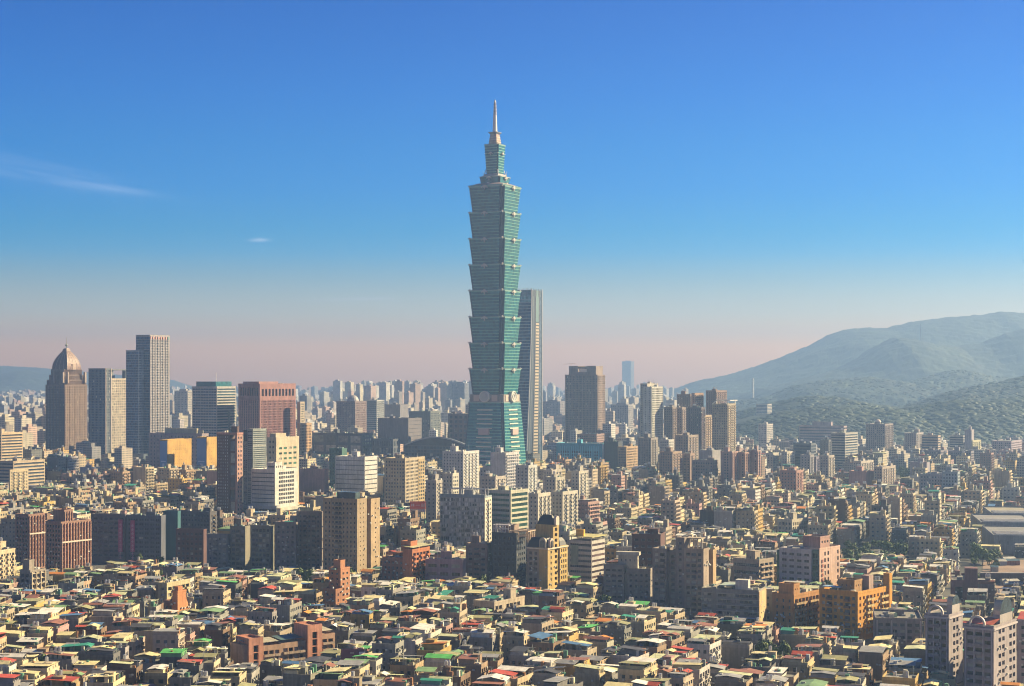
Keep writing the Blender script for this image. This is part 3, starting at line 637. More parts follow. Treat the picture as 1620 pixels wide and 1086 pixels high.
# brown dotted tower with teal glass neighbour
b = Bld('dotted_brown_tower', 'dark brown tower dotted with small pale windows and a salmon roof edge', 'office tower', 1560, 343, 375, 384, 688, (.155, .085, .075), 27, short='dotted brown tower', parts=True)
W, L, H = b.W, b.L, b.H
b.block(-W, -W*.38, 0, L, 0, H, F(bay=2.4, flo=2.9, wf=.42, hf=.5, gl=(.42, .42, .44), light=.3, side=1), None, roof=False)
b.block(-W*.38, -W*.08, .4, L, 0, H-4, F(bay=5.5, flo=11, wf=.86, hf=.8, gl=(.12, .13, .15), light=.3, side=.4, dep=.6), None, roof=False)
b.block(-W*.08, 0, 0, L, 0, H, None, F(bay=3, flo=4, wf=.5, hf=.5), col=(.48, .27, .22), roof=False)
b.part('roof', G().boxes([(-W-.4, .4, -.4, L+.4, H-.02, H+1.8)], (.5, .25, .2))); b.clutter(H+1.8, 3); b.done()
b = Bld('teal_glass_tower', 'glass office tower of fine horizontal louvres with dark navy top corner', 'office tower', 1600, 384, 400, 421.5, 680, (.30, .33, .32), 27, short='louvred glass tower', parts=True)
W, L, H = b.W, b.L, b.H
b.block(-W*.55, 0, 0, L, 0, H, F(bay=None, flo=1.9, wf=.98, hf=.5, dep=.3, side=.2, gl=(.05, .08, .09), light=.1), F(bay=None, flo=1.9, wf=.98, hf=.5, dep=.35, side=.2, gl=(.08, .11, .12), light=.1), par=.6)
b.block(-W, -W*.56, .6, L, 0, H-12, F(bay=2.1, flo=2.2, wf=.8, hf=.6, gl=(.05, .08, .1), light=.3), None, col=(.28, .29, .28), par=.6)
b.part('dark_corner', G().box(-W*.98, -W*.56, 1, 8, H-12, H-.5, (.01, .015, .04), GLASS)); b.done(100)
b = Bld('office_tower', 'slim teal glass sliver squeezed between dotted brown tower and louvred tower', 'office tower', 1640, 372, 383, 390, 691, (.10, .13, .14), 27)
b.block(-b.W, 0, 0, b.L, 0, b.H, F(bay=3.2, flo=3.3, wf=.9, hf=.7, gl=(.04, .12, .14), light=.25, side=.3), None); b.done()
# white stepped office
b = Bld('stepped_white_office', 'white stepped office with balcony grid on the sunny side and a broad low podium', 'office tower', 1570, 397, 435, 471, 745, (.66, .64, .60), 27, short='white stepped office', parts=True)
W, L, H = b.W, b.L, b.H
b.block(-W, 0, 0, L, 18, H, F(bay=None, flo=3.9, wf=.96, hf=.25, gl=(.06, .09, .14), light=0, side=.5), F(bay=3.6, flo=3.7, wf=.78, hf=.62, dep=1.3, gl=(.06, .06, .05), side=6, bc=(.7, .66, .6), light=.1), par=1.2)
b.block(-W*.34, 0, 0, L*.3, H, H+7, F(bay=None, flo=3.3, wf=.9, hf=.3, bot=.5), F(bay=3, flo=3.3, wf=.4, hf=.4, bot=.5), par=.8)
b.block(-W-18, -W-.1, -3, L*.5, 0, 20, band(bot=1), None, col=(.5, .52, .54)); b.block(-W, 6, -6, -.1, 0, 20, band(bot=1), None, col=(.5, .52, .54)); b.block(.1, 6, 0, L, 0, 18, None, band(bot=1), col=(.6, .58, .5))
b.clutter(H, 4, y0=L*.4); b.done()
b = Bld('cream_office_tower', 'cream tower with broad green glass ribbons, behind and above the white stepped office', 'office tower', 1690, 422, 437, 473, 694, (.58, .50, .36), 27, short='green ribboned cream tower', parts=True)
W, L, H = b.W, b.L, b.H
b.block(-W, 0, 0, L, 0, H, F(bay=5, flo=5.2, wf=.5, hf=.4, gl=(.03, .05, .05), side=2), F(bay=9.2, flo=5.2, wf=.62, hf=.42, top=8, gl=(.03, .12, .07), side=3, light=.1), par=1.2)
b.block(-W*.8, -2, 2, L*.5, H, H+4, None, None); b.clutter(H, 2, hut=False); b.done()
# white striped slab
b = Bld('white_striped_block', 'white block ruled with thin dark horizontal slots, front wall blank between lines', 'office block', 1800, 530, 577, 597, 725, (.66, .64, .62), 27, short='white striped block', parts=True)
b.block(-b.W, 0, 0, b.L, 0, b.H, F(bay=None, flo=5, wf=.97, hf=.16, gl=(.05, .05, .06), light=0, side=.4), F(bay=None, flo=4.6, wf=.97, hf=.2, gl=(.05, .04, .04), light=0, side=.4), par=1.4)
b.clutter(b.H, 4); b.done()
std('teal_round_tower', 'dark green glass block with pale teal edge behind the white striped block', 'office block', 1900, 521, 541, 549, 711, (.06, .16, .13), F(bay=2, flo=3.6, wf=.9, hf=.7, gl=(.02, .06, .06), light=0), F(bay=None, flo=30, wf=.3, hf=.5), clut=1, hut=False, short='dark green block')
# domed brown block, far
b = Bld('dome_roofed_office', 'purple brown office block with a grey dome on its roof corner', 'office tower', 3000, 532, 562, 580, 636, (.26, .19, .19), 27, short='dome roofed office')
W, L, H = b.W, b.L, b.H; b.block(-W, 0, 0, L, 0, H, grid(gl=(.03, .03, .06)), F(bay=4, flo=4, wf=.6, hf=.6, gl=(.12, .07, .05)))
b.part('dome', G().loft([[(-13+11*math.cos(t*.3927)*math.cos(e_), 13+11*math.sin(t*.3927)*math.cos(e_), H+12*math.sin(e_)) for t in range(16)] for e_ in (0, .3, .6, .9, 1.2, 1.45)], (.4, .36, .35), METAL)); b.done()
std('stacked_louvre_office', 'white louvred office with green top, further behind the dome roofed office', 'office tower', 3150, 578, 596, 608, 634, (.5, .5, .48), band(hf=.6, gl=(.03, .08, .09)), band(hf=.55), clut=2)
std('grey_office', 'broad blank grey office seen past the dark dome roofed block', 'office block', 3200, 608, 633, 646, 641, (.26, .24, .26), None, None, clut=4)
std('green_roofed_office', 'dark office with a wide green roof storey facing the stacked tower', 'office block', 2900, 647, 681, 697, 652, (.16, .18, .18), F(bay=5, flo=4, wf=.4, hf=.4, light=.5, top=14), F(bay=5, flo=4, wf=.5, hf=.5), clut=4, short='green roofed office')
std('dark_office', 'dark octagonal exhibition tower blocks with a lit tan side below the green roof', 'office block', 2650, 598, 646, 667, 663, (.20, .18, .20), None, F(bay=None, flo=6, wf=.9, hf=.1), clut=3)
std('brown_office', 'brown shaded office block standing directly beside the foot of the stacked tower', 'office block', 2650, 709, 741, 748, 656, (.17, .13, .14), F(bay=8, flo=7, wf=.6, hf=.6, gl=(.04, .06, .09)), None, clut=2, parts=False)
b = std('exhibition_centre', 'long low dark exhibition centre with an overhanging flat roof', 'exhibition hall', 2420, 494, 573, 592, 687, (.12, .14, .17), F(bay=22, flo=14, wf=.8, hf=.7, gl=(.12, .15, .14), light=.5), F(bay=6, flo=5, wf=.8, hf=.6, gl=(.14, .17, .14)), clut=4, short='exhibition centre', parts=False)
b = std('exhibition_wing', 'slatted dark exhibition wing with a rounded front between the exhibition centre and arched hall', 'exhibition hall', 2400, 588, 622, 633, 696, (.12, .13, .16), F(bay=4, flo=9, wf=.5, hf=.7, gl=(.04, .05, .07)), F(bay=4, flo=9, wf=.5, hf=.7), clut=6, hut=False, parts=False)
# right-hand skyline
b = Bld('notched_tower', 'broad dark brown tower with stepped shoulders and a bright notch cut in its crown', 'skyscraper', 2850, 894, 945, 957.5, 594, (.30, .23, .20), 22, short='notched brown tower')
W, L, H = b.W, b.L, b.H; zt = b.z(580)
fd = F(bay=2.6, flo=3.8, wf=.55, hf=.66, gl=(.04, .045, .055), fin=.6, fine=3, fc=(.30, .22, .19), light=.08)
b.block(-W, 0, 0, L, 0, H, fd, F(bay=3.2, flo=3.8, wf=.5, hf=.5, gl=(.1, .06, .04), fin=.6, fine=2, fc=(.5, .36, .28)))
b.block(-W*.9, -W*.62, 3, L-3, H, zt, None, None); b.block(-W*.35, -W*.06, 3, L-3, H, zt, None, None); b.block(-W*.62, -W*.35, 3, L-3, H, H+6, None, None, par=0); b.block(-W*.62, -W*.35, 3, L-3, zt-4, zt, None, None, roof=False)
b.part('crown_screen', G().box(-W*.60, -W*.37, 5, 6, H+6.3, zt-4.2, (.7, .62, .55), TRIM)); b.part('crane', G().bar((-W*.85, 6, zt), (-W*.85, 6, zt+5), .4, (.4, .3, .3)).bar((-W*.85-14, 6, zt+4), (-W*.85+8, 6, zt+5), .35, (.4, .3, .3))); b.done()
std('cream_residential_tower', 'slim white residential tower with rows of recessed balconies on its sunny side', 'apartment tower', 2620, 1017, 1031, 1049, 613, (.60, .58, .52), F(bay=6, flo=3.6, wf=.25, hf=.3), F(bay=4.6, flo=3.6, wf=.7, hf=.6, dep=.9, gl=(.12, .1, .08)), th=30, short='slim white tower', clut=2)
b = std('cream_residential_tower', 'narrow pale slab with open slots, forming the back of the slim white tower', 'apartment tower', 2660, 1013, 1024, 1041, 608, (.56, .50, .4), grid(), None, th=30, clut=1)
fdark = dict(gl=(.035, .04, .055))
RT = [('brown twin towers behind white low block, nearest of the pair', 2400, 1050, 1064, 1070, 645, (.34, .26, .22)), ('matching brown slab with checkered balconies, second of the pair', 2420, 1068, 1079, 1085, 646, (.36, .28, .24)),
      ('dark brown tower crowned by a ring of thin masts', 2650, 1071, 1092, 1098, 625, (.22, .15, .14)), ('pinkish brown tower with lit salmon bays near its top', 2600, 1094, 1099, 1113, 623, (.44, .28, .2)),
      ('navy shaded tower with a row of tiny round lights', 2350, 1088, 1109, 1116, 646, (.13, .10, .13)), ('tall brown tower split by two open vertical slots at the top', 2600, 1117, 1133, 1150, 619, (.30, .2, .17)),
      ('cream edged tower between navy tower and the pergola topped tower', 2380, 1112, 1116, 1126, 658, (.50, .38, .26))]
for i, (lb, Y, xl, xc, xr, yt, c) in enumerate(RT):
    std('brown_residential_tower', lb, 'apartment tower', Y, xl, xc, xr, yt, c, grid(wf=.45, **fdark), F(bay=3.6, flo=3.4, wf=.6, hf=.5, mod=2, balc=(0,), gl=(.06, .05, .05)), th=34, short=(None, None, 'mast crowned tower', None, 'navy tower', 'slotted brown tower', None)[i], clut=2, ant=3)
b = Bld('pergola_topped_tower', 'grey tower with cream balcony side under a curved white rooftop pergola', 'apartment tower', 2320, 1127, 1151, 1164, 640, (.28, .27, .29), 32, short='pergola topped tower')
W, L, H = b.W, b.L, b.H; b.block(-W, 0, 0, L, 0, H, grid(bay=2.6, wf=.5, **fdark), F(bay=4, flo=3.3, wf=.55, hf=.55, mod=3, balc=(0, 2), gl=(.1, .08, .06)), col=(.46, .38, .27))
g = G()
for i in range(9):
    t = i/8*math.pi; t2 = (i+1)/8*math.pi
    if i < 8: g.bar((-W+W*(i/8), -1, H+6*math.sin(t)), (-W+W*((i+1)/8), -1, H+6*math.sin(t2)), .5, (.7, .68, .64))
g.boxes([(-W*.8, 3, 2, 3, H+5, H+6), (-W*.8, 3, L-2, L-1, H+5, H+6), (2, 3, 1, L, H+5, H+6), (-W*.8, -W*.78, 2, 3, H, H+5), (-1, 0, 2, 3, H, H+5), (-1, 0, L-2, L-1, H, H+5)], (.66, .62, .56), TRIM)
b.part('pergola', g); b.done()
# blue netted building
b = Bld('blue_clad_block', 'bright cyan blue clad block with dark gridded windows, trees along its front', 'office block', 2380, 880, 953, 966, 703, (.08, .45, .60), 22, short='blue clad block')
W, L, H = b.W, b.L, b.H; b.block(-W, 0, 0, L, 0, H, F(bay=3.4, flo=4, wf=.7, hf=.62, top=10, side=6, gl=(.02, .09, .14), light=.0, mod=5, skip=(4,), fin=.3, fc=(.09, .50, .64)), None, fl=None, roof=True)
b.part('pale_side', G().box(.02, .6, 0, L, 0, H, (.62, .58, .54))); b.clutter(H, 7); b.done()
std('brick_school', 'pink brick block standing behind the roof of the blue clad block', 'office block', 2560, 913, 944, 967, 688, (.36, .24, .22), grid(), grid(), th=22, clut=4)
MID = [  # label, Y, xl, xc, xr, yt, colour, theta, style
 ('dark office with one bay of lit orange windows beside the blue clad block', 2200, 977, 991, 1009, 708, (.50, .34, .2), 30, 'g', 'block'),
 ('navy sloped roof building rising just behind the orange windowed office', 2260, 955, 978, 985, 700, (.07, .08, .1), 30, 'n', 'block'),
 ('grey balconied apartment tower right behind the orange windowed office', 2180, 1009, 1030, 1041, 694, (.33, .29, .26), 34, 'a', 'tower'),
 ('low white gridded institute with a glass side', 2160, 1043, 1058, 1066, 697, (.62, .6, .58), 34, 'g', 'block'),
 ('tan balcony tower with pale roof turret in front of the navy tower', 2120, 1068, 1089, 1105, 690, (.40, .32, .26), 34, 'a', 'tower'),
 ('grey apartment tower with lit tan flank, nearest of the row behind the low houses', 2040, 1043, 1064, 1079, 716, (.42, .30, .22), 34, 'a', 'tower'),
 ('second tower of the tan row, with stepped lit balconies', 2060, 1080, 1092, 1099, 719, (.40, .28, .22), 34, 'a', 'tower'),
 ('broad dark grey block with brick coloured flank in the tan row', 2000, 1095, 1128, 1136, 730, (.28, .21, .20), 34, 'g', 'tower'),
 ('pale roofed grey slab standing behind the dark grey block', 2100, 1105, 1127, 1141, 714, (.36, .34, .35), 34, 'n', 'block'),
 ('first of three pink finned apartment towers in a line', 1990, 1140, 1158, 1168, 716, (.44, .28, .24), 32, 'v', 'tower'),
 ('middle one of three pink finned apartment towers in a line', 2000, 1167, 1178, 1190, 717, (.46, .29, .24), 32, 'v', 'tower'),
 ('last of three pink finned apartment towers, with purple shaded front', 2010, 1188, 1198, 1204, 714, (.40, .26, .24), 32, 'v', 'tower'),
 ('white turreted apartment block behind parking trees, nearest the arched hall', 1750, 903, 916, 931, 747, (.56, .52, .44), 32, 'a', 'block'),
 ('cream apartment block with water towers beside the slim blue tower foot', 1800, 859, 873, 889, 745, (.56, .5, .42), 32, 'a', 'block'),
 ('twin towered white apartments with roof turrets below the hill, left pair', 2230, 1213, 1223, 1232, 718, (.56, .52, .46), 32, 'a', 'tower'),
 ('twin towered white apartments with roof turrets below the hill, right pair', 2230, 1236, 1245, 1258, 716, (.56, .52, .46), 32, 'a', 'tower'),
 ('navy banded office with a salmon corner stair below the broad pink institute', 2250, 1255, 1283, 1291, 703, (.13, .15, .19), 32, 'b', 'block'),
 ('grey apartment tower with two white roof fins, in front of pink institute', 2100, 1266, 1282, 1288, 721, (.36, .34, .36), 36, 'a', 'tower'),
 ('purple grey tower paired with the two finned grey tower', 2110, 1288, 1291, 1296, 724, (.30, .26, .34), 36, 'a', 'tower'),
 ('cream apartment tower with twin white roof fins, right of the grey finned one', 2120, 1296, 1311, 1320, 722, (.52, .46, .4), 36, 'a', 'tower'),
 ('broad rounded balcony tower with silver banded front below the hill', 2450, 1314, 1337, 1357, 686, (.44, .42, .38), 34, 'b', 'tower'),
 ('dark grey slab with turret standing beside the silver banded tower', 2420, 1297, 1311, 1315, 697, (.2, .2, .22), 34, 'a', 'tower'),
 ('pink low apartment block with lit orange checkered balconies', 1850, 1234, 1260, 1271, 746, (.44, .24, .2), 34, 'a', 'block'),
 ('white apartments with two roof turrets beside a pink wall', 2080, 1349, 1362, 1382, 731, (.54, .48, .42), 36, 'a', 'tower'),
 ('salmon gabled block in front of the white turret apartments', 1950, 1343, 1370, 1382, 747, (.50, .28, .24), 30, 'n', 'block'),
 ('cream balcony apartments with stepped roof right of the salmon block', 1950, 1382, 1396, 1417, 740, (.48, .40, .34), 34, 'a', 'tower'),
 ('hazy grey apartment complex with lit penthouse at the hill foot', 2650, 1431, 1450, 1461, 686, (.40, .36, .36), 30, 'a', 'tower'),
 ('tan slab with balconied flank, just right of the hazy grey complex', 2600, 1458, 1484, 1488, 690, (.48, .38, .30), 30, 'b', 'tower'),
 ('low purple slate roofed block with pointed gable, first of two', 2450, 1455, 1488, 1498, 714, (.25, .22, .26), 30, 'g', 'block'),
 ('low purple slate roofed block with pointed gable, second of two', 2450, 1500, 1536, 1541, 715, (.25, .22, .26), 30, 'g', 'block'),
 ('pale banded slab at the hill foot behind the gabled pair', 2750, 1502, 1524, 1530, 690, (.42, .4, .38), 30, 'b', 'tower'),
 ('blank grey lilac slab tower rising above the gabled pair', 2700, 1526, 1537, 1541, 681, (.42, .38, .42), 30, 'n', 'tower'),
 ('pale yellow sunlit balcony tower behind the second gabled block', 2620, 1537, 1539, 1552, 698, (.60, .56, .36), 36, 'a', 'tower'),
 ('lilac hotel block with crowned penthouse near the picture edge', 2650, 1569, 1600, 1617, 699, (.42, .34, .40), 30, 'g', 'tower'),
 ('pink striped slab standing in front of the lilac hotel block', 2500, 1580, 1600, 1608, 714, (.50, .36, .38), 30, 'v', 'tower'),
 ('broad flat roofed grey lilac block among low houses under the hill', 2150, 1440, 1466, 1471, 733, (.36, .32, .38), 30, 'n', 'block'),
 ('flat grey blue block with white roof terrace among low houses', 1950, 1455, 1492, 1500, 752, (.38, .36, .4), 30, 'g', 'block'),
 ('pale blue windowed block with white corner piers', 1900, 1490, 1515, 1519, 748, (.36, .42, .48), 30, 'g', 'block'),
 ('small white tower among trees below the wooded hill', 3100, 1200, 1213, 1223, 672, (.56, .52, .5), 32, 'g', 'tower'),
 # left and centre
 ('cream banded block beyond the cream roofs left of the domed tower', 2250, -12, 2, 36, 686, (.58, .44, .28), 27, 'b', 'block'),
 ('low beige block with lit end wall at the foot of the domed tower', 1950, -10, 21, 71, 731, (.5, .4, .28), 27, 'b', 'block'),
 ('tan apartment block with balconies left of the domed tower foot', 1850, 14, 16, 45, 745, (.56, .46, .3), 27, 'a', 'block'),
 ('small white cube block at the foot of the frame topped tower', 2050, 126, 150, 158, 741, (.42, .44, .5), 27, 'n', 'block'),
 ('ochre gridded block with shaded corner behind the brown front tower', 1680, 660, 662, 672, 728, (.50, .38, .2), 27, 'g', 'block'),
 ('cream corner office with brown gridded front half in shade', 1650, 608, 641, 672, 727, (.46, .38, .27), 20, 'g', 'tower'),
 ('white apartment tower with dark balcony column and turret', 1760, 700, 733, 758, 716, (.62, .60, .58), 27, 'a', 'tower'),
 ('small white house block under a dark green hipped cap', 1740, 759, 777, 781, 742, (.54, .56, .56), 27, 'g', 'block'),
 ('blank pale blue walled apartment tower with stepped sunny balconies', 1720, 776, 800, 821, 718, (.56, .54, .56), 27, 'w', 'tower'),
 ('white apartment tower with a dark green glass cap', 1640, 816, 836, 850, 738, (.54, .54, .52), 27, 'a', 'tower'),
 ('tan stepped office wedge behind the patchwork fronted block', 1500, 674, 690, 705, 762, (.44, .40, .36), 27, 'a', 'block'),
 ('white low apartments with roof planting over the patchwork block', 1480, 700, 716, 726, 751, (.56, .52, .44), 27, 'g', 'block'),
 ('cream apartment block with turret between white towers and green banded office', 1560, 760, 784, 800, 756, (.52, .46, .4), 27, 'a', 'block'),
 ('white apartment block with lit turret just right of the green banded office', 1360, 836, 851, 871, 783, (.58, .54, .46), 30, 'a', 'tower'),
 ('cream apartment block with many windows and roof turrets, right of the lit turret block', 1420, 872, 890, 914, 780, (.56, .52, .44), 34, 'a', 'tower'),
 ('cream apartments with twin turrets above the lit turret block', 1520, 862, 879, 894, 757, (.54, .50, .42), 34, 'a', 'tower'),
 ('peach coloured shopping block with red awning left of the white striped block', 1800, 473, 513, 520, 744, (.30, .19, .2), 27, 'n', 'block'),
]
for lb, Y, xl, xc, xr, yt, c, th, st, ct in MID:
    sun_ = tuple(np.array(c)*1.0)
    ff, fr = {'g': (grid(), grid(wf=.58, hf=.55)), 'n': (None, None), 'a': (apt(wf=.4, balc=()), apt()), 'v': (F(bay=3.2, flo=3.2, wf=.5, hf=.5, mod=3, skip=(0,)), F(bay=2.8, flo=3.2, wf=.55, hf=.6, fin=.8, fine=2)),
              'b': (band(), band(hf=.5, led=.4)), 'w': (None, apt(mod=2, balc=(0, 1), bay=4.5))}[st]
    std({'tower': 'apartment_tower', 'block': 'apartment_block'}[ct], lb, 'apartment '+ct, Y, xl, xc, xr, yt, c, ff, fr, th=th, clut=2, ant=1, parts=Y < 1450)
b = Bld('broad_institute', 'very broad flat pinkish institute block below the wooded hill', 'institute', 3000, 1264, 1335, 1340, 675, (.46, .36, .36), 30, short='broad pink institute')
b.block(-b.W, 0, 0, b.L, 0, b.H, band(flo=5, hf=.3), band(flo=5)); b.block(-b.W*.72, -b.W*.3, 5, b.L*.7, b.H, b.H+7, None, None); b.done()
b = Bld('twin_dark_tower', 'dark grey twin apartment tower with small roof dome, isolated before the wooded hill', 'apartment tower', 2700, 1370, 1400, 1413, 672, (.22, .19, .21), 30, short='dark twin tower by the hill')
W, L, H = b.W, b.L, b.H; b.block(-W, 0, 0, L, 0, H, grid(wf=.5, **fdark), F(bay=4, flo=3.4, wf=.6, hf=.55, mod=2, balc=(0,), gl=(.08, .06, .06)), col=(.30, .25, .25))
b.part('dome', G().cyl(-W*.5, L*.3, 5, H, H+4, (.4, .34, .3), WALL, 12).loft([[(-W*.5+5*math.cos(k*.5236)*r_, L*.3+5*math.sin(k*.5236)*r_, H+4+z_) for k in range(12)] for r_, z_ in ((1, 0), (.85, 2), (.5, 3.6), (.1, 4.2))], (.6, .5, .42), METAL)); b.clutter(H, 3, hut=False); b.done()
b = Bld('pergola_roofed_office', 'dark glass office under a thin mint coloured flat roof canopy', 'office block', 2250, 1483, 1537, 1543, 742, (.10, .13, .15), 30, short='mint canopy office')
W, L, H = b.W, b.L, b.H; b.block(-W, 0, 0, L, 0, H, F(bay=4, flo=4, wf=.9, hf=.6, gl=(.03, .06, .08), light=0), F(bay=9, flo=7, wf=.5, hf=.7), col=(.16, .17, .2)); b.part('canopy', G().boxes([(-W-14, 3, -3, L+4, H+3.5, H+4.6)], (.4, .5, .44), METAL).boxes([(x, x+.8, y, y+.8, H, H+3.5) for x in (-W+2, -W*.5, -3) for y in (1, L-3)], (.3, .3, .3))); b.done()
# ------------------------------------------------------------------ nearer buildings placed by hand
# patchwork fronted block
b = Bld('patchwork_block', 'large grey block whose front is a patchwork of narrow light and dark panels', 'office block', 1300, 696, 767, 778, 788, (.38, .39, .39), 20, short='patchwork grey block')
W, L, H = b.W, b.L, b.H
rs = np.random.RandomState(3); b.wall.q(T2(rects(0, W, 0, H, 0), (0, -W, 0)), b.col)
rows = int(H/3.4); allp = []
for r in range(rows):
    u = .6
    while u < W-1.4:
        w = rs.choice((.55, .8, 1.1, 1.5)); 
        if rs.rand() < .78: allp.append((u, u+w, H-3.2-r*3.4, H-.6-r*3.4-rs.choice((0, 0, .9)), rs.rand()))
        u += w+rs.choice((.15, .35, .6))
allp = np.array(allp); sel = allp[:, 4] < .5
def pan(A, col, d0, d1, m): 
    return G().boxes(np.stack([A[:, 0]-W, A[:, 1]-W, np.full(len(A), -d1), np.full(len(A), d0), A[:, 2], A[:, 3]], 1), col, m)
D_, L_ = allp[sel], allp[~sel]
for P in D_[:100]: b.part('window', pan(P[None], (.03, .045, .05), .02, .05, GLASS))
tag(b.part('windows', pan(D_[100:], (.035, .05, .055), .02, .05, GLASS)), kind='stuff')
tag(b.part('facade_panels', pan(L_, np.repeat(np.array((.5, .5, .49))*rs.uniform(.6, 1.15, (len(L_), 1)), 6, 0), .02, .3, TRIM)), kind='stuff')
facade(b.wall, apt(bay=4, wf=.4), L, 0, H, (math.pi/2, 0, 0), (.6, .55, .46), b.rs, b.win, b.bal)
b.part('roof', G().box(-W, 0, 0, L, H-.2, H+.02, (.3, .3, .3)).boxes([(-W, 0, -.3, .2, H, H+2.4), (-W, 0, L-.2, L, H, H+1.4), (-.2, .1, .3, L-.3, H, H+1.4)], (.26, .32, .36)))
b.clutter(H, 8, tanks=3); b.part('roof_frame', G().boxes([(-W*.9, -W*.05, 6, 6.5, H+6, H+6.6), (-W*.9, -W*.05, 13, 13.5, H+6, H+6.6)]+[(-W*f, -W*f+.5, y, y+.5, H, H+6) for f in (.9, .6, .3, .06) for y in (6, 13)], (.4, .4, .42), TRIM)); b.done()
std('green_banded_office', 'office block with dark green glass bands and cream sills behind patchwork block', 'office block', 1380, 770, 808, 836, 778, (.56, .54, .42), F(bay=None, flo=3.9, wf=.92, hf=.5, gl=(.02, .09, .06), light=0), F(bay=None, flo=3.9, wf=.95, hf=.62, gl=(.02, .10, .07), light=0), th=32, short='green banded office', clut=4)
# dark glass block with open roof frames
b = Bld('frame_roofed_office', 'near black glass office with open white and tan roof frames', 'office block', 1110, 778, 817, 832, 846, (.045, .055, .075), 24, short='dark frame roofed office', parts=True)
W, L, H = b.W, b.L, b.H; fx = F(bay=3.6, flo=3.5, wf=.55, hf=.55, gl=(.02, .03, .04), light=.04)
b.block(-W, 0, 0, L, 0, H, fx, fx)
fr_ = G()
def frame(g, x0, x1, y0, y1, z0, z1, n, m_, col, t=.6):
    B = []
    for i in range(n+1):
        x = lerp(x0, x1, i/n)
        for y in (y0, y1): B.append((x-t/2, x+t/2, y-t/2, y+t/2, z0, z1))
        B.append((x-t/2, x+t/2, y0, y1, z1-t, z1))
    for j in range(m_+1):
        y = lerp(y0, y1, j/m_)
        for x in (x0, x1): B.append((x-t/2, x+t/2, y-t/2, y+t/2, z0, z1))
        B.append((x0, x1, y-t/2, y+t/2, z1-t+.01, z1+.01)); B.append((x0, x1, y-t/2, y+t/2, lerp(z0, z1, .5), lerp(z0, z1, .5)+t))
    g.boxes(B, col, TRIM); return g
b.part('roof_frame', frame(G(), -W*.98, -W*.35, 1, L*.5, H, H+6, 5, 2, (.42, .40, .42)))
b.part('roof_frame', frame(G(), -W*.3, 8, .5, L*.9, H-5, H+2.5, 2, 4, (.52, .40, .28)))
b.block(-W*.6, -W*.2, L*.3, L*.8, H, H+5, None, None, col=(.3, .22, .18)); b.done()
# yellow mansard tower
b = Bld('yellow_mansard_tower', 'sunlit yellow apartment tower with black mansard roof and arched dormers', 'apartment tower', 1062, 833, 866.5, 898, 868, (.58, .41, .15), 33, short='yellow mansard tower')
W, L, H = b.W, b.L, b.H
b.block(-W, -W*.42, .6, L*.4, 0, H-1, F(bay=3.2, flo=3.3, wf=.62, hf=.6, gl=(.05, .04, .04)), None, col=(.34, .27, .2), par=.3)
b.block(-W*.42, 0, 0, L*.34, 0, H, None, F(bay=3.4, flo=3.3, wf=.3, hf=.5, side=3), col=b.col, par=.3)
b.block(-W*.9, -1.0, L*.34, L*.62, 0, H+14, None, F(bay=4.5, flo=3.3, wf=.6, hf=.6, dep=.9, gl=(.06, .04, .03)), par=.3)
b.block(-W*.9, -.1, L*.62, L, 0, H, None, F(bay=3.0, flo=3.3, wf=.55, hf=.62, gl=(.06, .04, .03)), par=.3, col=(.60, .42, .14))
BK = (.018, .02, .026)
def mansard(x0, x1, y0, y1, z, h, ins): return G().loft([[(x0, y0, z), (x1, y0, z), (x1, y1, z), (x0, y1, z)], [(x0+ins*.4, y0+ins*.4, z+h*.6), (x1-ins*.4, y0+ins*.4, z+h*.6), (x1-ins*.4, y1-ins*.4, z+h*.6), (x0+ins*.4, y1-ins*.4, z+h*.6)], [(x0+ins, y0+ins, z+h), (x1-ins, y0+ins, z+h), (x1-ins, y1-ins, z+h), (x0+ins, y1-ins, z+h)]], BK, METAL)
def arch(w, h, d, col, m=TRIM):                    # arched slab facing -y, standing at origin
    a = np.linspace(0, math.pi, 9); p = [(w/2*math.cos(t), h-w/2+w/2*math.sin(t)) for t in a]+[(-w/2, 0), (-w/6, 0), (w/6, 0), (w/2, 0)]
    p = p[:12] if len(p) % 2 else p
    p = [(w/2, 0)]+[(w/2*math.cos(t), h-w/2+w/2*math.sin(t)) for t in a]+[(-w/2, 0), (0, 0)]
    return G().loft([[(x, 0, z) for x, z in p], [(x, -d, z) for x, z in p]], col, m)
b.part('mansard_roof', mansard(-W*.97, -.3, .4, L*.33, H+.3, 6, 2)); m_ = b.part('mansard_roof', mansard(-W*.85, -1.2, L*.35, L*.61, H+14, 6.5, 3)); b.part('mansard_roof', mansard(-W*.85, -.5, L*.64, L*.98, H+.3, 5, 2.2))
b.part('dormer', arch(5, 6.4, 1.6, (.3, .26, .22)), (-W*.22, .8, H+.3)); b.part('dormer', arch(3, 4.6, .5, (.12, .14, .13), GLASS), (-W*.22, -.85, H+.5))
b.part('dormer', arch(4, 6, 1.6, (.55, .45, .36)), (-.8, L*.16, H+.3), math.pi/2); b.part('dormer', arch(2.4, 4.4, .4, (.1, .1, .1), GLASS), (.85, L*.16, H+.5), math.pi/2)
b.part('dormer', arch(4, 6, 1.6, (.55, .45, .38)), (-1.4, L*.48, H+14), math.pi/2)
b.part('cornice', G().boxes([(-W-.5, .6, -.6, .0, H-.8, H), (.0, .6, .0, L+.3, H-.8, H)], (.6, .52, .4), TRIM)); b.done()
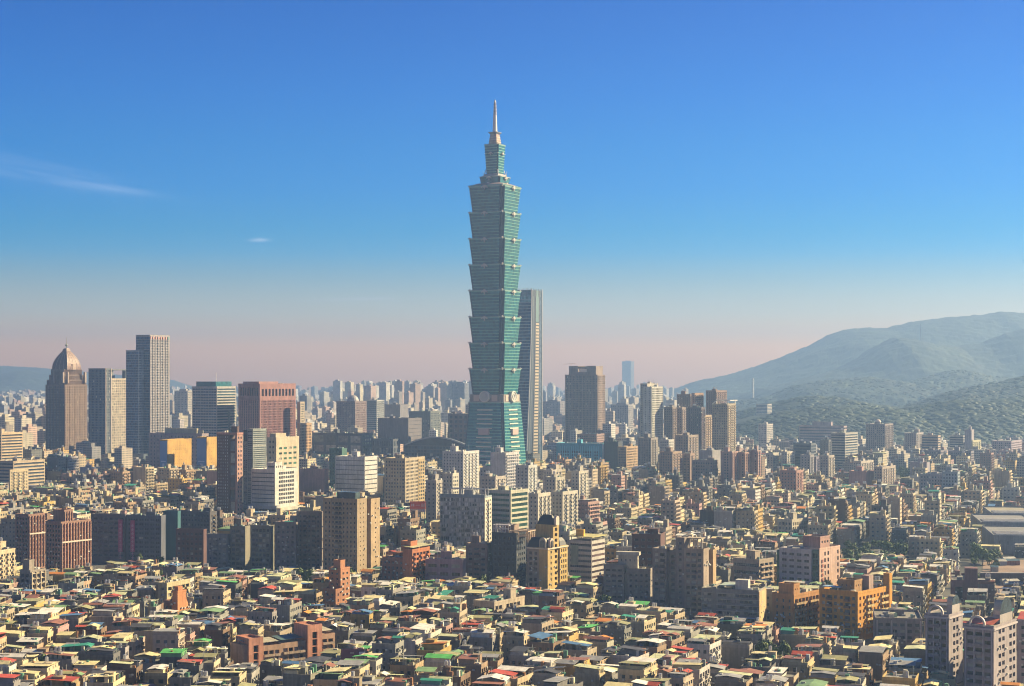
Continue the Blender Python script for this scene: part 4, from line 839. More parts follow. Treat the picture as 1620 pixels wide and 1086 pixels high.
# white banded block
b = Bld('white_banded_block', 'white and navy banded round cornered block with yellow roof slab', 'office block', 1120, 901, 936, 957, 857, (.44, .43, .46), 30, short='white banded block')
b.block(-b.W, 0, 0, b.L, 0, b.H, F(bay=None, flo=3.5, wf=.98, hf=.46, gl=(.015, .02, .05), light=0, side=.2, bot=1), F(bay=None, flo=3.5, wf=.98, hf=.44, gl=(.09, .05, .05), light=0, side=.2, bot=1), par=.3, col=(.56, .52, .48))
b.part('roof_slab', G().box(-b.W-1, 1, -1, b.L+1, b.H+2.6, b.H+3.1, (.55, .5, .2), METAL).boxes([(x, x+.4, y, y+.4, b.H, b.H+2.6) for x in (-b.W+1, -b.W/2, -1) for y in (.5, b.L-1)], (.3, .3, .3)))
b.part('mural_panel', G().box(-b.W+1, -b.W*.6, -.25, -.05, b.H-16, b.H-3, (.3, .36, .3))); b.part('sign_box', G().box(-b.W*.8, -b.W*.45, 3, 5, b.H+3.1, b.H+7.5, (.75, .42, .04), METAL)); b.done()
# grey pair
b = Bld('grey_paired_block', 'shaded grey twin block with stained tiles and white stair head between its halves', 'apartment block', 1005, 955, 1029, 1034, 899, (.30, .26, .23), 16, short='grey paired block')
W, L, H = b.W, b.L, b.H
b.block(-W, -W*.56, 0, L*.5, 0, H+.5, F(bay=3.3, flo=3.2, wf=.7, hf=.4, light=.2), None); b.block(-W*.5, 0, 0, L, 0, H-2, F(bay=3.3, flo=3.2, wf=.5, hf=.45, light=.2), None, par=1.6)
b.block(-W*.56, -W*.5, 1.5, L*.5, 0, H-3, F(bay=None, flo=3.2, wf=.8, hf=.6), None, roof=False)
b.block(-W*.72, -W*.30, 4, L*.7, H-2, H+7, F(bay=3, flo=3, wf=.3, hf=.3), F(bay=3, flo=3, wf=.3, hf=.3, gl=(.2, .1, .05)), col=(.5, .45, .36), par=0); b.part('stair_roof', G().box(-W*.76, -W*.26, 3, L*.75, H+7, H+9, (.6, .55, .45))); b.clutter(H-2, 3, hut=False); b.done()
std('pink_car_park', 'low lilac pink block with rows of paired dark openings', 'car park', 1100, 673, 732, 737, 888, (.36, .24, .28), F(bay=9, flo=4.6, wf=.72, hf=.42, gl=(.05, .03, .04), light=.1, bot=8), None, th=14, short='lilac car park', clut=6)
std('brown_slab_block', 'brown narrow apartment block with grimy tiled bays beside the lilac car park', 'apartment block', 1120, 737, 771, 778, 863, (.27, .20, .17), apt(bay=4, wf=.6, light=.2), None, th=20, short='brown narrow block', clut=4)
# red brick block
b = Bld('red_brick_block', 'red brick apartment block with bright orange sunlit balconies and tin roof', 'apartment block', 1098, 602, 652, 680, 872, (.46, .16, .07), 27, short='red brick block')
W, L, H = b.W, b.L, b.H
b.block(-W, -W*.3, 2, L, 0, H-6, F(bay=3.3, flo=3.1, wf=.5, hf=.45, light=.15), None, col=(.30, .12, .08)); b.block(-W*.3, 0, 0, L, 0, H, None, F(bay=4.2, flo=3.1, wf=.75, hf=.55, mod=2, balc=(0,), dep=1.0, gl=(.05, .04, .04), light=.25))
b.block(-W*.42, -W*.12, 3, L*.5, H, H+5, None, None); b.part('tin_roof', G().q([[(-W*.3-1, -1, H+3.2), (1.5, -1, H+2.2), (1.5, L+1, H+2.2), (-W*.3-1, L+1, H+3.2)]], (.5, .47, .27), METAL)); b.clutter(H-6, 3, x1=-W*.4); b.done()
# tan twin slab
b = Bld('tan_slab_tower', 'tall tan slab with punched windows, dark glass seam on its bright side and roof garden', 'apartment tower', 1150, 511, 565, 601, 792, (.33, .255, .19), 27, short='tall tan slab')
W, L, H = b.W, b.L, b.H
pf = F(bay=3.1, flo=3.25, wf=.45, hf=.5, gl=(.03, .03, .04), mod=8, balc=(3, 4), bc=(.2, .17, .15)); 
b.block(-W, 0, 0, L*.42, 0, H, pf, F(bay=5, flo=3.25, wf=.18, hf=.3, side=2), col=(.40, .30, .19))
b.block(-W*.9, -3.5, L*.42, L*.60, 0, H-1, None, F(bay=2.6, flo=3.25, wf=.8, hf=.7, gl=(.02, .02, .03)), col=(.12, .1, .1), roof=False)
b.block(-W*.9, 0, L*.60, L, 0, H-1, None, F(bay=7, flo=3.25, wf=.14, hf=.3, side=2), col=(.44, .32, .19))
b.part('penthouse', G().box(-W*.66, -W*.12, 3, L*.3, H, H+5.2, (.06, .09, .10), GLASS)); b.clutter(H, 4, hut=False); b.done()
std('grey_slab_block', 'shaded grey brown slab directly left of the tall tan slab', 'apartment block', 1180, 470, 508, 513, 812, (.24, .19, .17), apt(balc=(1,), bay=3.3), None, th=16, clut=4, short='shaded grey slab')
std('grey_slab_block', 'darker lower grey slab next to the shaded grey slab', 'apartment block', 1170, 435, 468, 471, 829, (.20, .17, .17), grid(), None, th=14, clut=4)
std('olive_office_block', 'olive grey office with layered glass floors and tin rooftop sheds', 'office block', 1180, 396, 428, 434, 834, (.22, .21, .17), F(bay=3, flo=3.2, wf=.8, hf=.6, light=.2), None, th=16, clut=5, short='olive glass office')
std('olive_office_block', 'paler olive office with lit roof sheds, left neighbour of the layered olive office', 'office block', 1190, 364, 388, 396, 835, (.25, .23, .18), F(bay=3, flo=3.2, wf=.8, hf=.6, light=.25), None, th=18, clut=5)
std('grey_blue_block', 'dark grey apartment block with washed pale window bands in shadow', 'apartment block', 1190, 327, 360, 364, 848, (.22, .22, .23), apt(light=.3), None, th=14, clut=4, short='pale banded dark block')
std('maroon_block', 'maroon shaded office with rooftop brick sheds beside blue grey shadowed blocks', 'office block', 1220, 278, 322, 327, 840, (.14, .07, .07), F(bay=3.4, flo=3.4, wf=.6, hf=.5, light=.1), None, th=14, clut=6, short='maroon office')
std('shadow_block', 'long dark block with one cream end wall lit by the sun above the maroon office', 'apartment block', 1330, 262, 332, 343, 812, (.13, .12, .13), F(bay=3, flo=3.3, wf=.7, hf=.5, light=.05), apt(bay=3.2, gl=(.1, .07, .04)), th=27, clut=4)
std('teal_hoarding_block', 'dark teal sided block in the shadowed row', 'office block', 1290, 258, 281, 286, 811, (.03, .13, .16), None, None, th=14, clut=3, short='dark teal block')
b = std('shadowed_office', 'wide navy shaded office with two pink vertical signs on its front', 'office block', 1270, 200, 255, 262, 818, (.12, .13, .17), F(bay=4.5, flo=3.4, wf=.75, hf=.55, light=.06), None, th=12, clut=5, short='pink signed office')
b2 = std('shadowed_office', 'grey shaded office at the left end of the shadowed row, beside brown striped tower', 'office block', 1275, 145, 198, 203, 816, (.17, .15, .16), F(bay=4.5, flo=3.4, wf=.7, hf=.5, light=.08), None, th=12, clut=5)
for bb, fx_ in ((b2, -.12), (b, -.80)):
    p = bb.part('vertical_sign', G().box(bb.W*fx_-1.8, bb.W*fx_+1.4, -1.2, -.1, 8, bb.H-3, (.40, .05, .14), TRIM)); 
    for k in range(9): obj('sign_character', G().boxes([(bb.W*fx_-1.2, bb.W*fx_+.8, -1.3, -1.2, bb.H-7-k*3.1, bb.H-6.6-k*3.1), (bb.W*fx_-.4, bb.W*fx_, -1.3, -1.2, bb.H-7.9-k*3.1, bb.H-5.6-k*3.1), (bb.W*fx_-1.2, bb.W*fx_+.8, -1.3, -1.2, bb.H-8-k*3.1, bb.H-7.7-k*3.1)], (.55, .30, .38), TRIM), p)
# twin striped towers
for (Y, xl, xc, xr, yt, lb, sh) in ((1165, 72, 96.5, 144, 828, 'brown and cream vertically striped apartment tower, nearer of two alike with taller core', 'striped brown tower'), (1225, 24, 45, 71, 816, 'narrower striped brown apartment tower standing behind and left of its twin', None)):
    b = Bld('striped_tower', lb, 'apartment tower', Y, xl, xc, xr, yt, (.36, .21, .16), 33, short=sh)
    W, L, H = b.W, b.L, b.H; fs = F(bay=2.7, flo=3.1, wf=.55, hf=.68, gl=(.05, .035, .04), fin=.9, fine=1, fc=(.46, .27, .20), mod=4, light=.12)
    b.block(-W, 0, 0, L, 0, H, F(bay=3, flo=3.1, wf=.6, hf=.6, gl=(.01, .015, .03), light=.02), fs); 
    if sh: b.block(-W*.8, -W*.1, L*.15, L*.45, H, H+8, None, F(bay=2.4, flo=3, wf=.5, hf=.5, fin=.6, bot=.4))
    b.part('lintel_band', G().box(.2, 1.1, .3, L-.3, H-14, H-13, (.6, .5, .42), TRIM)); b.clutter(H, 3, hut=False); b.done()
b = Bld('balcony_frame_block', 'stepped grey brown apartment block with projecting concrete balcony frames, before the striped towers', 'apartment block', 1060, 31, 48, 72, 905, (.34, .29, .24), 30, short='concrete framed block')
b.block(-b.W, 0, 0, b.L, 0, b.H, F(bay=3.4, flo=3.2, wf=.7, hf=.6, light=.2), F(bay=4, flo=3.2, wf=.6, hf=.6, dep=1.2, fin=1.0, led=.6, fc=(.5, .42, .3)), par=1); b.block(-b.W*.8, -b.W*.2, 1, b.L*.4, b.H, b.H+6.5, None, None); b.clutter(b.H, 3, hut=False, y0=b.L*.5); b.done()
std('cream_edge_block', 'pale cream apartment block covered in small balconies at the picture edge', 'apartment block', 1090, -40, -18, 24, 876, (.58, .48, .32), None, apt(bay=3, mod=2, balc=(0,), light=.3), th=20, clut=4, short='cream edge block')
# slim orange tower
b = Bld('slim_orange_tower', 'slim peach orange tower with one window column and a sloping shoulder', 'apartment tower', 950, 257, 281, 303, 938, (.62, .25, .10), 27, short='slim orange tower')
W, L, H = b.W, b.L, b.H
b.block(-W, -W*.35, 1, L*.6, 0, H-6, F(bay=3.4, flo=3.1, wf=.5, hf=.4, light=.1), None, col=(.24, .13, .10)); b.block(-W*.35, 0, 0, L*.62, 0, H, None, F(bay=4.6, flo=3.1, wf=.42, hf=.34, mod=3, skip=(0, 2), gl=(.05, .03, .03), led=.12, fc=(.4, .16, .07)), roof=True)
g = G().q([[(0, L*.62, 0), (0, L, 0), (0, L, H-13), (0, L*.62, H-4)], [(-W*.35, L, 0), (-W*.35, L*.62, 0), (-W*.35, L*.62, H-4), (-W*.35, L, H-13)], [(-W*.35, L*.62, H-4), (0, L*.62, H-4), (0, L, H-13), (-W*.35, L, H-13)], [(0, L, 0), (-W*.35, L, 0), (-W*.35, L, H-13), (0, L, H-13)]], (.62, .27, .12)); b.part('sloped_wing', g)
b.part('stair_tower', G().box(-W*.3, -.4, 1, 5, H, H+3.4, (.6, .24, .1))); b.done()
b = std('cream_stepped_block', 'cream stepped block with barrel balconies beside the slim orange tower', 'apartment block', 1010, 250, 264, 301, 925, (.54, .45, .27), F(bay=3.4, flo=3.2, wf=.4, hf=.4, light=.1), F(bay=4.5, flo=3.2, wf=.85, hf=.55, mod=3, balc=(1, 2), dep=1.0), th=24, clut=5, short='cream stepped block')
# brown brick slim tower with stair head
b = Bld('brick_corner_tower', 'slim terracotta tower with stepped stair head and two window columns', 'apartment tower', 990, 512, 531, 553.5, 903, (.45, .20, .10), 30, short='slim terracotta tower')
W, L, H = b.W, b.L, b.H
b.block(-W, 0, L*.35, L, 0, H, F(bay=3.4, flo=3.1, wf=.4, hf=.4), F(bay=3.8, flo=3.1, wf=.5, hf=.42, gl=(.1, .07, .05), light=.4), col=b.col)
b.block(-W*.98, -.02, 0, L*.35, 0, H-12, F(bay=3.4, flo=3.1, wf=.5, hf=.45), F(bay=4, flo=3.1, wf=.35, hf=.5), col=(.43, .19, .1)); b.block(-W*.62, -.4, L*.35+.3, L*.7, H, H+5, None, None, par=.6); b.clutter(H, 2, hut=False); b.done()
# peach courtyard apartments
b = Bld('peach_courtyard_block', 'peach coloured apartment block with two tall portal stair towers and caged balconies', 'apartment block', 800, 374, 392, 507, 1008, (.58, .29, .20), 14, short='peach portal block', W=22, L=44)
FOOT.pop(); b.L = 44; W = 22
x1 = b.X; 
for i, (y0, y1, h, k) in enumerate(((0, 8, 11, 'w'), (8, 14, 19, 't'), (14, 26, 13, 'w'), (26, 32, 22, 't'), (32, 44, 17, 'w'))):
    pass
segs = [(385, 391, 1024, 'w'), (391, 414, 1012, 't'), (414, 445, 1024, 'w'), (445, 484, 1019, 'd'), (484, 507, 991, 't'), (507, 530, 1006, 'w')]
b.root.location = (0, 0, 0); b.root.rotation_euler = (0, 0, 0); Yf = 800
ang = math.radians(52); dx, dy = math.sin(ang), math.cos(ang); X0 = px2x(385, Yf)
def along(px): k = (px-810)/FPX; return (k*Yf-X0)/(dx-k*dy)
for a0, a1, yt, k in segs:
    t0, t1 = along(a0), along(a1); Ym = Yf+dy*(t0+t1)/2; z1 = py2z(yt, Ym)
    g = G(); w, bl = [], []
    ff = {'w': F(bay=3.4, flo=3.1, wf=.75, hf=.55, mod=2, balc=(0, 1), dep=1.0, light=.3, gl=(.08, .06, .05), bc=(.5, .38, .28), top=1, bot=2), 't': F(bay=None, flo=3.1, wf=.42, hf=.9, dep=1.2, light=0, gl=(.03, .05, .04), top=2.5, bot=1), 'd': F(bay=3.4, flo=3.1, wf=.75, hf=.55, mod=2, balc=(0, 1), dep=1.0, light=.4, gl=(.08, .06, .05), bc=(.5, .38, .28), top=1, bot=2)}[k]
    pr = 1.6 if k == 't' else 0
    T = (math.pi/2-ang, X0+dx*t0+dy*pr, Yf+dy*t0-dx*pr)
    cc = (.62, .29, .19) if k == 't' else (.52, .33, .22)
    facade(g, ff, t1-t0, 0, z1, T, cc, b.rs, w, bl)
    c, n = math.cos(T[0]), math.sin(T[0]); q = G().box(0, t1-t0, .02, 13, 0, z1-.01, tuple(np.array(cc)*.95)); q.P = [q.P[0][[1, 2, 3, 4]]]; q.C = [q.C[0][:4]]; q.M = [q.M[0][:4]]
    g.add(q, T[0], (T[1], T[2], 0)); o = obj('stair_tower' if k == 't' else 'wall', g, b.root); place_openings(o, w, bl, 40)
    rf = G().boxes([(0, t1-t0, 0, .3, z1, z1+1), (0, t1-t0, 12.7, 13, z1, z1+1), (0, .3, .3, 12.7, z1, z1+1), (t1-t0-.3, t1-t0, .3, 12.7, z1, z1+1)], cc); r_ = G().add(rf, T[0], (T[1], T[2], 0)); obj('parapet', r_, b.root)
    if k != 't': obj('roof_shed', G().add(G().q([[(.5, 1, z1+2.4), (t1-t0-.5, 1, z1+2.4), (t1-t0-.5, 11, z1+3.2), (.5, 11, z1+3.2)]], (.45, .42, .3) if k == 'w' else (.1, .16, .15), METAL), T[0], (T[1], T[2], 0)), b.root)
FOOT.append((X0+dx*along(530)+1, Yf+dy*along(530)-2, ang, 15, 3)); 
for px_ in range(388, 530, 12): t = along(px_); FOOT.append((X0+dx*t+4, Yf+dy*t-3, 0, 10, 14))
# mid low balcony block
b = Bld('crossed_balcony_block', 'low cream apartment block with diagonal balcony supports and a green roof shed', 'apartment block', 955, 749, 782, 830, 955, (.48, .40, .31), 33, short='crossed balcony block')
b.block(-b.W, 0, 0, b.L, 0, b.H, band(hf=.5, light=.2), F(bay=4, flo=3.1, wf=.8, hf=.6, dep=1.1, mod=5, skip=(2,), balc=(0, 1, 3, 4), light=.3, bc=(.46, .38, .3)), par=1); b.part('roof_shed', G().q([[(-b.W*.7, 2, b.H+2.2), (-1, 2, b.H+2.4), (-1, 9, b.H+3.4), (-b.W*.7, 9, b.H+3.2)]], (.04, .26, .18), METAL)); b.clutter(b.H, 6); b.done()
# tall grey pair
b = Bld('grey_core_tower', 'tall shaded grey apartment tower with a central stair core and tan end walls', 'apartment tower', 975, 1032, 1113, 1133, 874, (.27, .22, .20), 27, short='tall grey core tower')
W, L, H = b.W, b.L, b.H; fg = F(bay=3.4, flo=3.2, wf=.62, hf=.55, mod=3, balc=(1,), light=.2, bc=(.26, .22, .2))
b.block(-W, -W*.72, 0, L*.5, 0, H, fg, None); b.block(-W*.72, -W*.55, 3, L*.5, 0, H-1, fg, None); b.block(-W*.55, -W*.38, .8, L*.5, 0, H+7, F(bay=3, flo=3.2, wf=.5, hf=.5), None); b.block(-W*.38, 0, 0, L*.42, 0, H+1, fg, F(bay=9, flo=3.2, wf=.05, hf=.2), col=(.36, .28, .22)); b.block(-W*.3, -2.5, L*.42, L*.75, 0, H, None, grid(), col=(.3, .24, .2)); b.block(-W*.3, 0, L*.75, L, 0, H-1, None, None, col=(.50, .35, .19))
b.part('roof_terrace', G().boxes([(-W*.5, -W*.1, 5, 12, H+7, H+7.6)]+[(-W*f, -W*f+.6, 6, 6.6, H+1, H+7) for f in (.36, .28, .2, .12)], (.5, .42, .32))); b.clutter(H, 5, hut=False); b.done()
std('dark_red_block', 'dark maroon block with rusty roofs behind the tall grey core tower', 'apartment block', 1060, 1000, 1045, 1052, 848, (.12, .055, .05), F(bay=4, flo=4, wf=.6, hf=.4, light=0), None, th=14, clut=8)
# long ribboned slab
b = Bld('long_ribbon_block', 'long low grey slab with stained ribbon windows and amber lit end wall', 'apartment block', 935, 1109, 1200, 1211, 937, (.30, .28, .24), 20, short='long ribbon slab')
W, L, H = b.W, b.L, b.H
b.block(-W, -W*.80, 1.5, L, 0, H, F(bay=3, flo=3.1, wf=.8, hf=.45, led=.5, light=.3), None); b.block(-W*.80, -W*.73, 0, L, 0, H+1, None, None); b.block(-W*.73, 0, 0, L, 0, H, F(bay=2.6, flo=3.1, wf=.86, hf=.5, led=.6, light=.3, fc=(.4, .38, .33)), None, roof=True, col=(.32, .30, .26))
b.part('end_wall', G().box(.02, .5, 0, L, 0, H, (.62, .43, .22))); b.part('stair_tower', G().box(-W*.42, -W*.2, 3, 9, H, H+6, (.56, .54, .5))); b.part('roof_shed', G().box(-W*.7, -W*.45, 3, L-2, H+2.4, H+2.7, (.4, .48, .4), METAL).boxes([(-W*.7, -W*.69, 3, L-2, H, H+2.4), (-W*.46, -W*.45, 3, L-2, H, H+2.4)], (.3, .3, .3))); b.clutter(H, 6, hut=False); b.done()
# orange pair
b = Bld('tan_orange_block', 'burnt orange apartment block with cluttered balconies, left of the brighter orange block', 'apartment block', 905, 1222, 1256, 1297, 944, (.50, .24, .075), 40, short='burnt orange block')
W, L, H = b.W, b.L, b.H; b.block(-W, 0, 0, L, 0, H, F(bay=4, flo=3.15, wf=.3, hf=.5, light=.1, dep=.6), F(bay=3.6, flo=3.15, wf=.8, hf=.6, dep=1.1, mod=4, balc=(0, 1, 2), light=.35, gl=(.09, .07, .05), bc=(.5, .36, .2)), par=1.2); b.block(-W*.8, -W*.1, 2, L*.3, H, H+5.5, None, F(bay=3, flo=3, wf=.3, hf=.4)); b.clutter(H, 7, hut=False, tanks=2); b.done()
b = Bld('bright_orange_block', 'bright orange apartment block with a tall thin end fin and glassed balconies', 'apartment block', 890, 1296, 1357, 1404, 940, (.66, .31, .035), 40, short='bright orange block')
W, L, H = b.W, b.L, b.H; b.block(-W, 0, 0, L, 0, H, F(bay=3.4, flo=3.15, wf=.5, hf=.5, light=.12, mod=3, balc=(1,), bc=(.25, .14, .07)), F(bay=4.2, flo=3.15, wf=.5, hf=.5, dep=.9, mod=4, balc=(2, 3), light=.45, gl=(.10, .12, .08), bc=(.6, .45, .2)), par=1.2, col=(.66, .31, .035)); 
b.part('painted_shade_strip', G().q([[(-W, -.06, 0), (-.1, -.06, 0), (-.1, -.06, .5), (-W, -.06, .5)]], (.3, .16, .08)))  # low brown strip: the front wall's shade put into its colour
b.part('end_fin', G().box(-2.5, 1.2, L, L+3.2, 0, H+8, (.66, .31, .035))); b.block(-W*.62, -W*.2, 5, L*.42, H, H+5.5, F(bay=3, flo=3, wf=.3, hf=.5), F(bay=3, flo=5, wf=.3, hf=.5), col=(.45, .25, .1)); b.part('stair_tower', G().box(-W*.3, -W*.1, L*.5, L*.5+5, H, H+8, (.4, .28, .24))); b.clutter(H, 9, hut=False, tanks=3); b.part('roof_shed', G().box(-W*.95, -W*.5, 1, 7, H+2.2, H+2.5, (.3, .45, .6), METAL)); b.done()
# white grid + pink block
b = Bld('white_grid_block', 'white gridded office with green glass corner and a salmon pink sunlit end', 'office block', 1080, 1233, 1294, 1329, 873, (.50, .47, .50), 40, short='white gridded block')
W, L, H = b.W, b.L, b.H
b.block(-W, -W*.17, 0, L*.6, 0, H, F(bay=5.2, flo=3.6, wf=.66, hf=.42, gl=(.04, .035, .05), light=.15), None); b.block(-W*.17, -.6, 1, L*.6, 0, H, F(bay=None, flo=3.6, wf=.96, hf=.8, gl=(.015, .06, .04), light=0, side=.1), None, col=(.1, .16, .14)); 
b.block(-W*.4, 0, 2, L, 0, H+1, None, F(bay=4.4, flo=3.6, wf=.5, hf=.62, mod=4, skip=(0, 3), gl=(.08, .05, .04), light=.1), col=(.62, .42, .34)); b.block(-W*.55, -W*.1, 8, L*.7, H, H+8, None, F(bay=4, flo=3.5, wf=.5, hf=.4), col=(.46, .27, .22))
b.part('side_panel', G().box(-W-3, -W-.05, 1.5, L*.5, 0, H-1, (.03, .11, .07), GLASS)); b.part('vertical_sign', G().boxes([(.2, .5, 5, 6.6, H-7.5-i*3, H-5.6-i*3) for i in range(5)], (.40, .16, .12), TRIM)); b.clutter(H, 5, hut=False); b.done()
std('white_lattice_tower', 'small tower wrapped in a white concrete lattice with a dark brown stair head', 'apartment tower', 1380, 1230, 1253, 1278, 824, (.60, .54, .42), F(bay=3, flo=3.2, wf=.6, hf=.6, light=.05), F(bay=3, flo=3.2, wf=.62, hf=.72, dep=1.0, gl=(.06, .05, .05), light=.05), th=40, short='white lattice tower', clut=3)
std('tan_balcony_block', 'tan apartment block with stacked rounded balconies beside the white gridded block', 'apartment block', 1110, 1160, 1201, 1224, 888, (.42, .34, .27), band(hf=.4), F(bay=6, flo=3.3, wf=.8, hf=.5, mod=2, balc=(0, 1), bc=(.56, .42, .33), dep=1.1), th=40, short='tan balcony block', clut=5)
# arched roof towers, bottom right
for (Y, xl, xc, xr, yt, lb, sh, L0) in ((760, 1464, 1501, 1523, 975, 'grey lilac apartment tower with two roof arches, farther of two alike', 'arch topped tower', None), (722, 1525, 1572, 1608, 993, 'grey lilac apartment tower with arches and red roof tiles, nearest and largest in corner', 'corner arch tower', None)):
    b = Bld('arch_roofed_tower', lb, 'apartment tower', Y, xl, xc, xr, yt, (.37, .32, .34), 36, short=sh, L=L0)
    W, L, H = b.W, b.L, b.H; fa = F(bay=3.4, flo=3.25, wf=.7, hf=.5, mod=3, balc=(1,), light=.12, top=2, gl=(.03, .035, .05), bc=(.36, .32, .33), fin=.4, fine=1, fc=(.42, .37, .38))
    b.block(-W, 0, 0, L, 0, H, fa, F(bay=4.2, flo=3.25, wf=.7, hf=.55, mod=3, skip=(0,), gl=(.1, .09, .1), led=.0, dep=.8, light=.1), par=.6)
    b.part('cornice', G().boxes([(-W-.4, .5, -.7, -.1, H-1.4, H-.6), (.05, .6, -.1, L, H-1.4, H-.6)], (.45, .40, .4), TRIM))
    n = 12; g = G(); rr = 3.6; cxx = -W*.55
    for i in range(n):
        t0, t1 = math.pi*i/n, math.pi*(i+1)/n
        P = lambda r, t, y: (cxx+r*math.cos(t), y, H+1+r*math.sin(t))
        for (ra, rb, ya, yb2) in ((rr, rr, -.5, .6), (rr-.8, rr-.8, -.5, .6)): g.q([[P(ra, t0, ya), P(ra, t1, ya), P(ra, t1, yb2), P(ra, t0, yb2)]], (.5, .45, .42), TRIM)
        for y in (-.5, .6): g.q([[P(rr, t0, y), P(rr, t1, y), P(rr-.8, t1, y), P(rr-.8, t0, y)]], (.5, .45, .42), TRIM)
    g.boxes([(cxx-rr, cxx-rr+.8, -.5, .6, H, H+1), (cxx+rr-.8, cxx+rr, -.5, .6, H, H+1)], (.5, .45, .42), TRIM); b.part('roof_arch', g)
    # barrel vaulted stair house, glazed end facing us
    g = G(); x0, x1, y0, y1, hz = -W*.30, -.8, L*.35, L*.9, H+4.2; R_ = (y1-y0)/2; yc = (y0+y1)/2
    g.box(x0, x1, y0, y1, H, hz, (.42, .38, .37))
    for i in range(n):
        t0, t1 = math.pi*i/n, math.pi*(i+1)/n; A = lambda t, x: (x, yc-R_*math.cos(t), hz+R_*math.sin(t)*.9)
        g.q([[A(t0, x0), A(t0, x1), A(t1, x1), A(t1, x0)]], (.56, .47, .33), METAL)
        g.q([[A(t0, x0-.02), A(t1, x0-.02), (x0-.02, A(t1, 0)[1], hz), (x0-.02, A(t0, 0)[1], hz)], [A(t0, x1+.02), A(t1, x1+.02), (x1+.02, A(t1, 0)[1], hz), (x1+.02, A(t0, 0)[1], hz)]], (.03, .05, .07), GLASS)
    b.part('vaulted_stair_house', g)
    if sh.startswith('corner'): b.part('red_roof_tiles', G().q([[(-W+1, .8, H+.9), (-.5, .8, H+.9), (-.5, L*.33, H+2.6), (-W+1, L*.33, H+2.6)]], (.45, .11, .06), METAL))
    b.done()
b = Bld('arch_roofed_tower', 'narrow lilac slab with red roof glimpsed at the very edge beyond corner arch tower', 'apartment tower', 760, 1609, 1640, 1680, 985, (.36, .30, .32), 24); b.block(-b.W, 0, 0, 14, 0, b.H, apt(), apt()); b.part('red_roof_tiles', G().q([[(-b.W, .5, b.H+1), (0, .5, b.H+1), (0, 13, b.H+3), (-b.W, 13, b.H+3)]], (.5, .1, .07), METAL)); b.done()
std('grey_fin_block', 'dark grey block with vertical white fins and roof garden before the arch topped towers', 'apartment block', 850, 1385, 1459, 1464, 982, (.26, .23, .24), F(bay=3.6, flo=3.2, wf=.66, hf=.5, fin=.8, fine=2, fc=(.36, .33, .36), light=.12), None, th=10, short='grey finned block', clut=9)
b = std('brown_portal_block', 'purple brown block with a square portal front and tall side stair tower', 'apartment block', 1010, 1505, 1529, 1534, 921, (.26, .14, .13), F(bay=8, flo=9, wf=.6, hf=.6, light=0), None, th=14, short='brown portal block', clut=2)
b.part('side_tower', G().box(-1, 6.5, -1, 8, 0, b.z(899), (.24, .12, .12)))
# long warehouses on the right
for i, (Y, xl, xc, xr, yt, h_, lb) in enumerate(((1330, 1572, 1660, 1700, 850, 0, 'long grey warehouse with pale flat roof, nearest of the shed group'), (1450, 1552, 1640, 1700, 829, 0, 'long grey warehouse behind, with ridged silver roof strips'), (1560, 1570, 1640, 1700, 815, 0, 'third warehouse, with yellowish sheet roof, farthest of the shed group'))):
    b = Bld('warehouse', lb, 'warehouse', Y, xl, xc, xr, yt, (.26, .27, .30), 10, short=('silver warehouses', None, None)[i])
    b.block(-b.W, 0, 0, b.L, 0, b.H, F(bay=7, flo=9, wf=.1, hf=.3), None, rc=((.30, .30, .30), (.33, .32, .32), (.42, .38, .28))[i])
    for k in range(4): b.part('roof_vent', G().box(-b.W*.95, -2, 4+k*8, 6.5+k*8, b.H, b.H+1.6, (.55, .53, .5), METAL))
    b.done()
# ------------------------------------------------------------------ signs
def sign(name, label, px, Y, py, w, h, col, marks, mc, rz=0.0, post=6):
    r = bpy.data.objects.new(name, None); COL.objects.link(r); z = py2z(py, Y); r.location = (px2x(px, Y), Y, z-h/2); r.rotation_euler = (0, 0, rz); tag(r, label, 'sign')
    obj('sign_panel', G().box(-w/2, w/2, 0, .5, 0, h, col, TRIM), r); obj('sign_characters', G().boxes([(x0*w-w/2, x1*w-w/2, -.1, -.005, z0*h, z1*h) for x0, x1, z0, z1 in marks], mc, TRIM), r)
    obj('sign_posts', G().boxes([(x, x+.3, .1, .4, -post, 0) for x in (-w/2+1, 0, w/2-1)], (.25, .25, .25)), r)
def glyph(x, w, z, h, R):
    m = []
    for k in range(3): zz = z+h*(k+.1)/3; m.append((x, x+w, zz, zz+h*.1))
    for k in range(R.choice((1, 2))): xx = x+w*R.uniform(.15, .75); m.append((xx, xx+w*.14, z, z+h))
    return m
R = random.Random(4); mk = []
for x in (.08, .20): mk += glyph(x, .09, .40, .30, R)
mk += [(.36, .64, .52, .56)]
for x in (.72, .84): mk += glyph(x, .10, .38, .38, R)
sign('billboard', 'bright red billboard with white characters above dark low roofs', 661, 1420, 800, 13.5, 7, (.62, .07, .03), mk, (.8, .75, .7), post=8)
mk2 = []
for i in range(8): mk2 += glyph(.06+i*.115, .09, .2, .6, R)
sign('billboard', 'salmon strip billboard with one line of characters under the red billboard', 661, 1405, 808, 13, 2.6, (.55, .3, .25), mk2, (.75, .72, .68), post=2)
mk3 = []
for i in range(5): mk3 += glyph(.1, .8, .05+i*.19, .14, R)
sign('vertical_banner', 'white and blue vertical banner hanging by the dark blocks under the red billboard', 654, 1380, 838, 3.4, 18, (.32, .42, .62), mk3, (.1, .12, .16), post=1)
sign('hoarding', 'large plum coloured advertising hoarding with a white round mark among low roofs', 560, 772, 1040, 12, 7.5, (.13, .03, .07), [(.35, .5, .72, .8)], (.4, .3, .3), post=9)
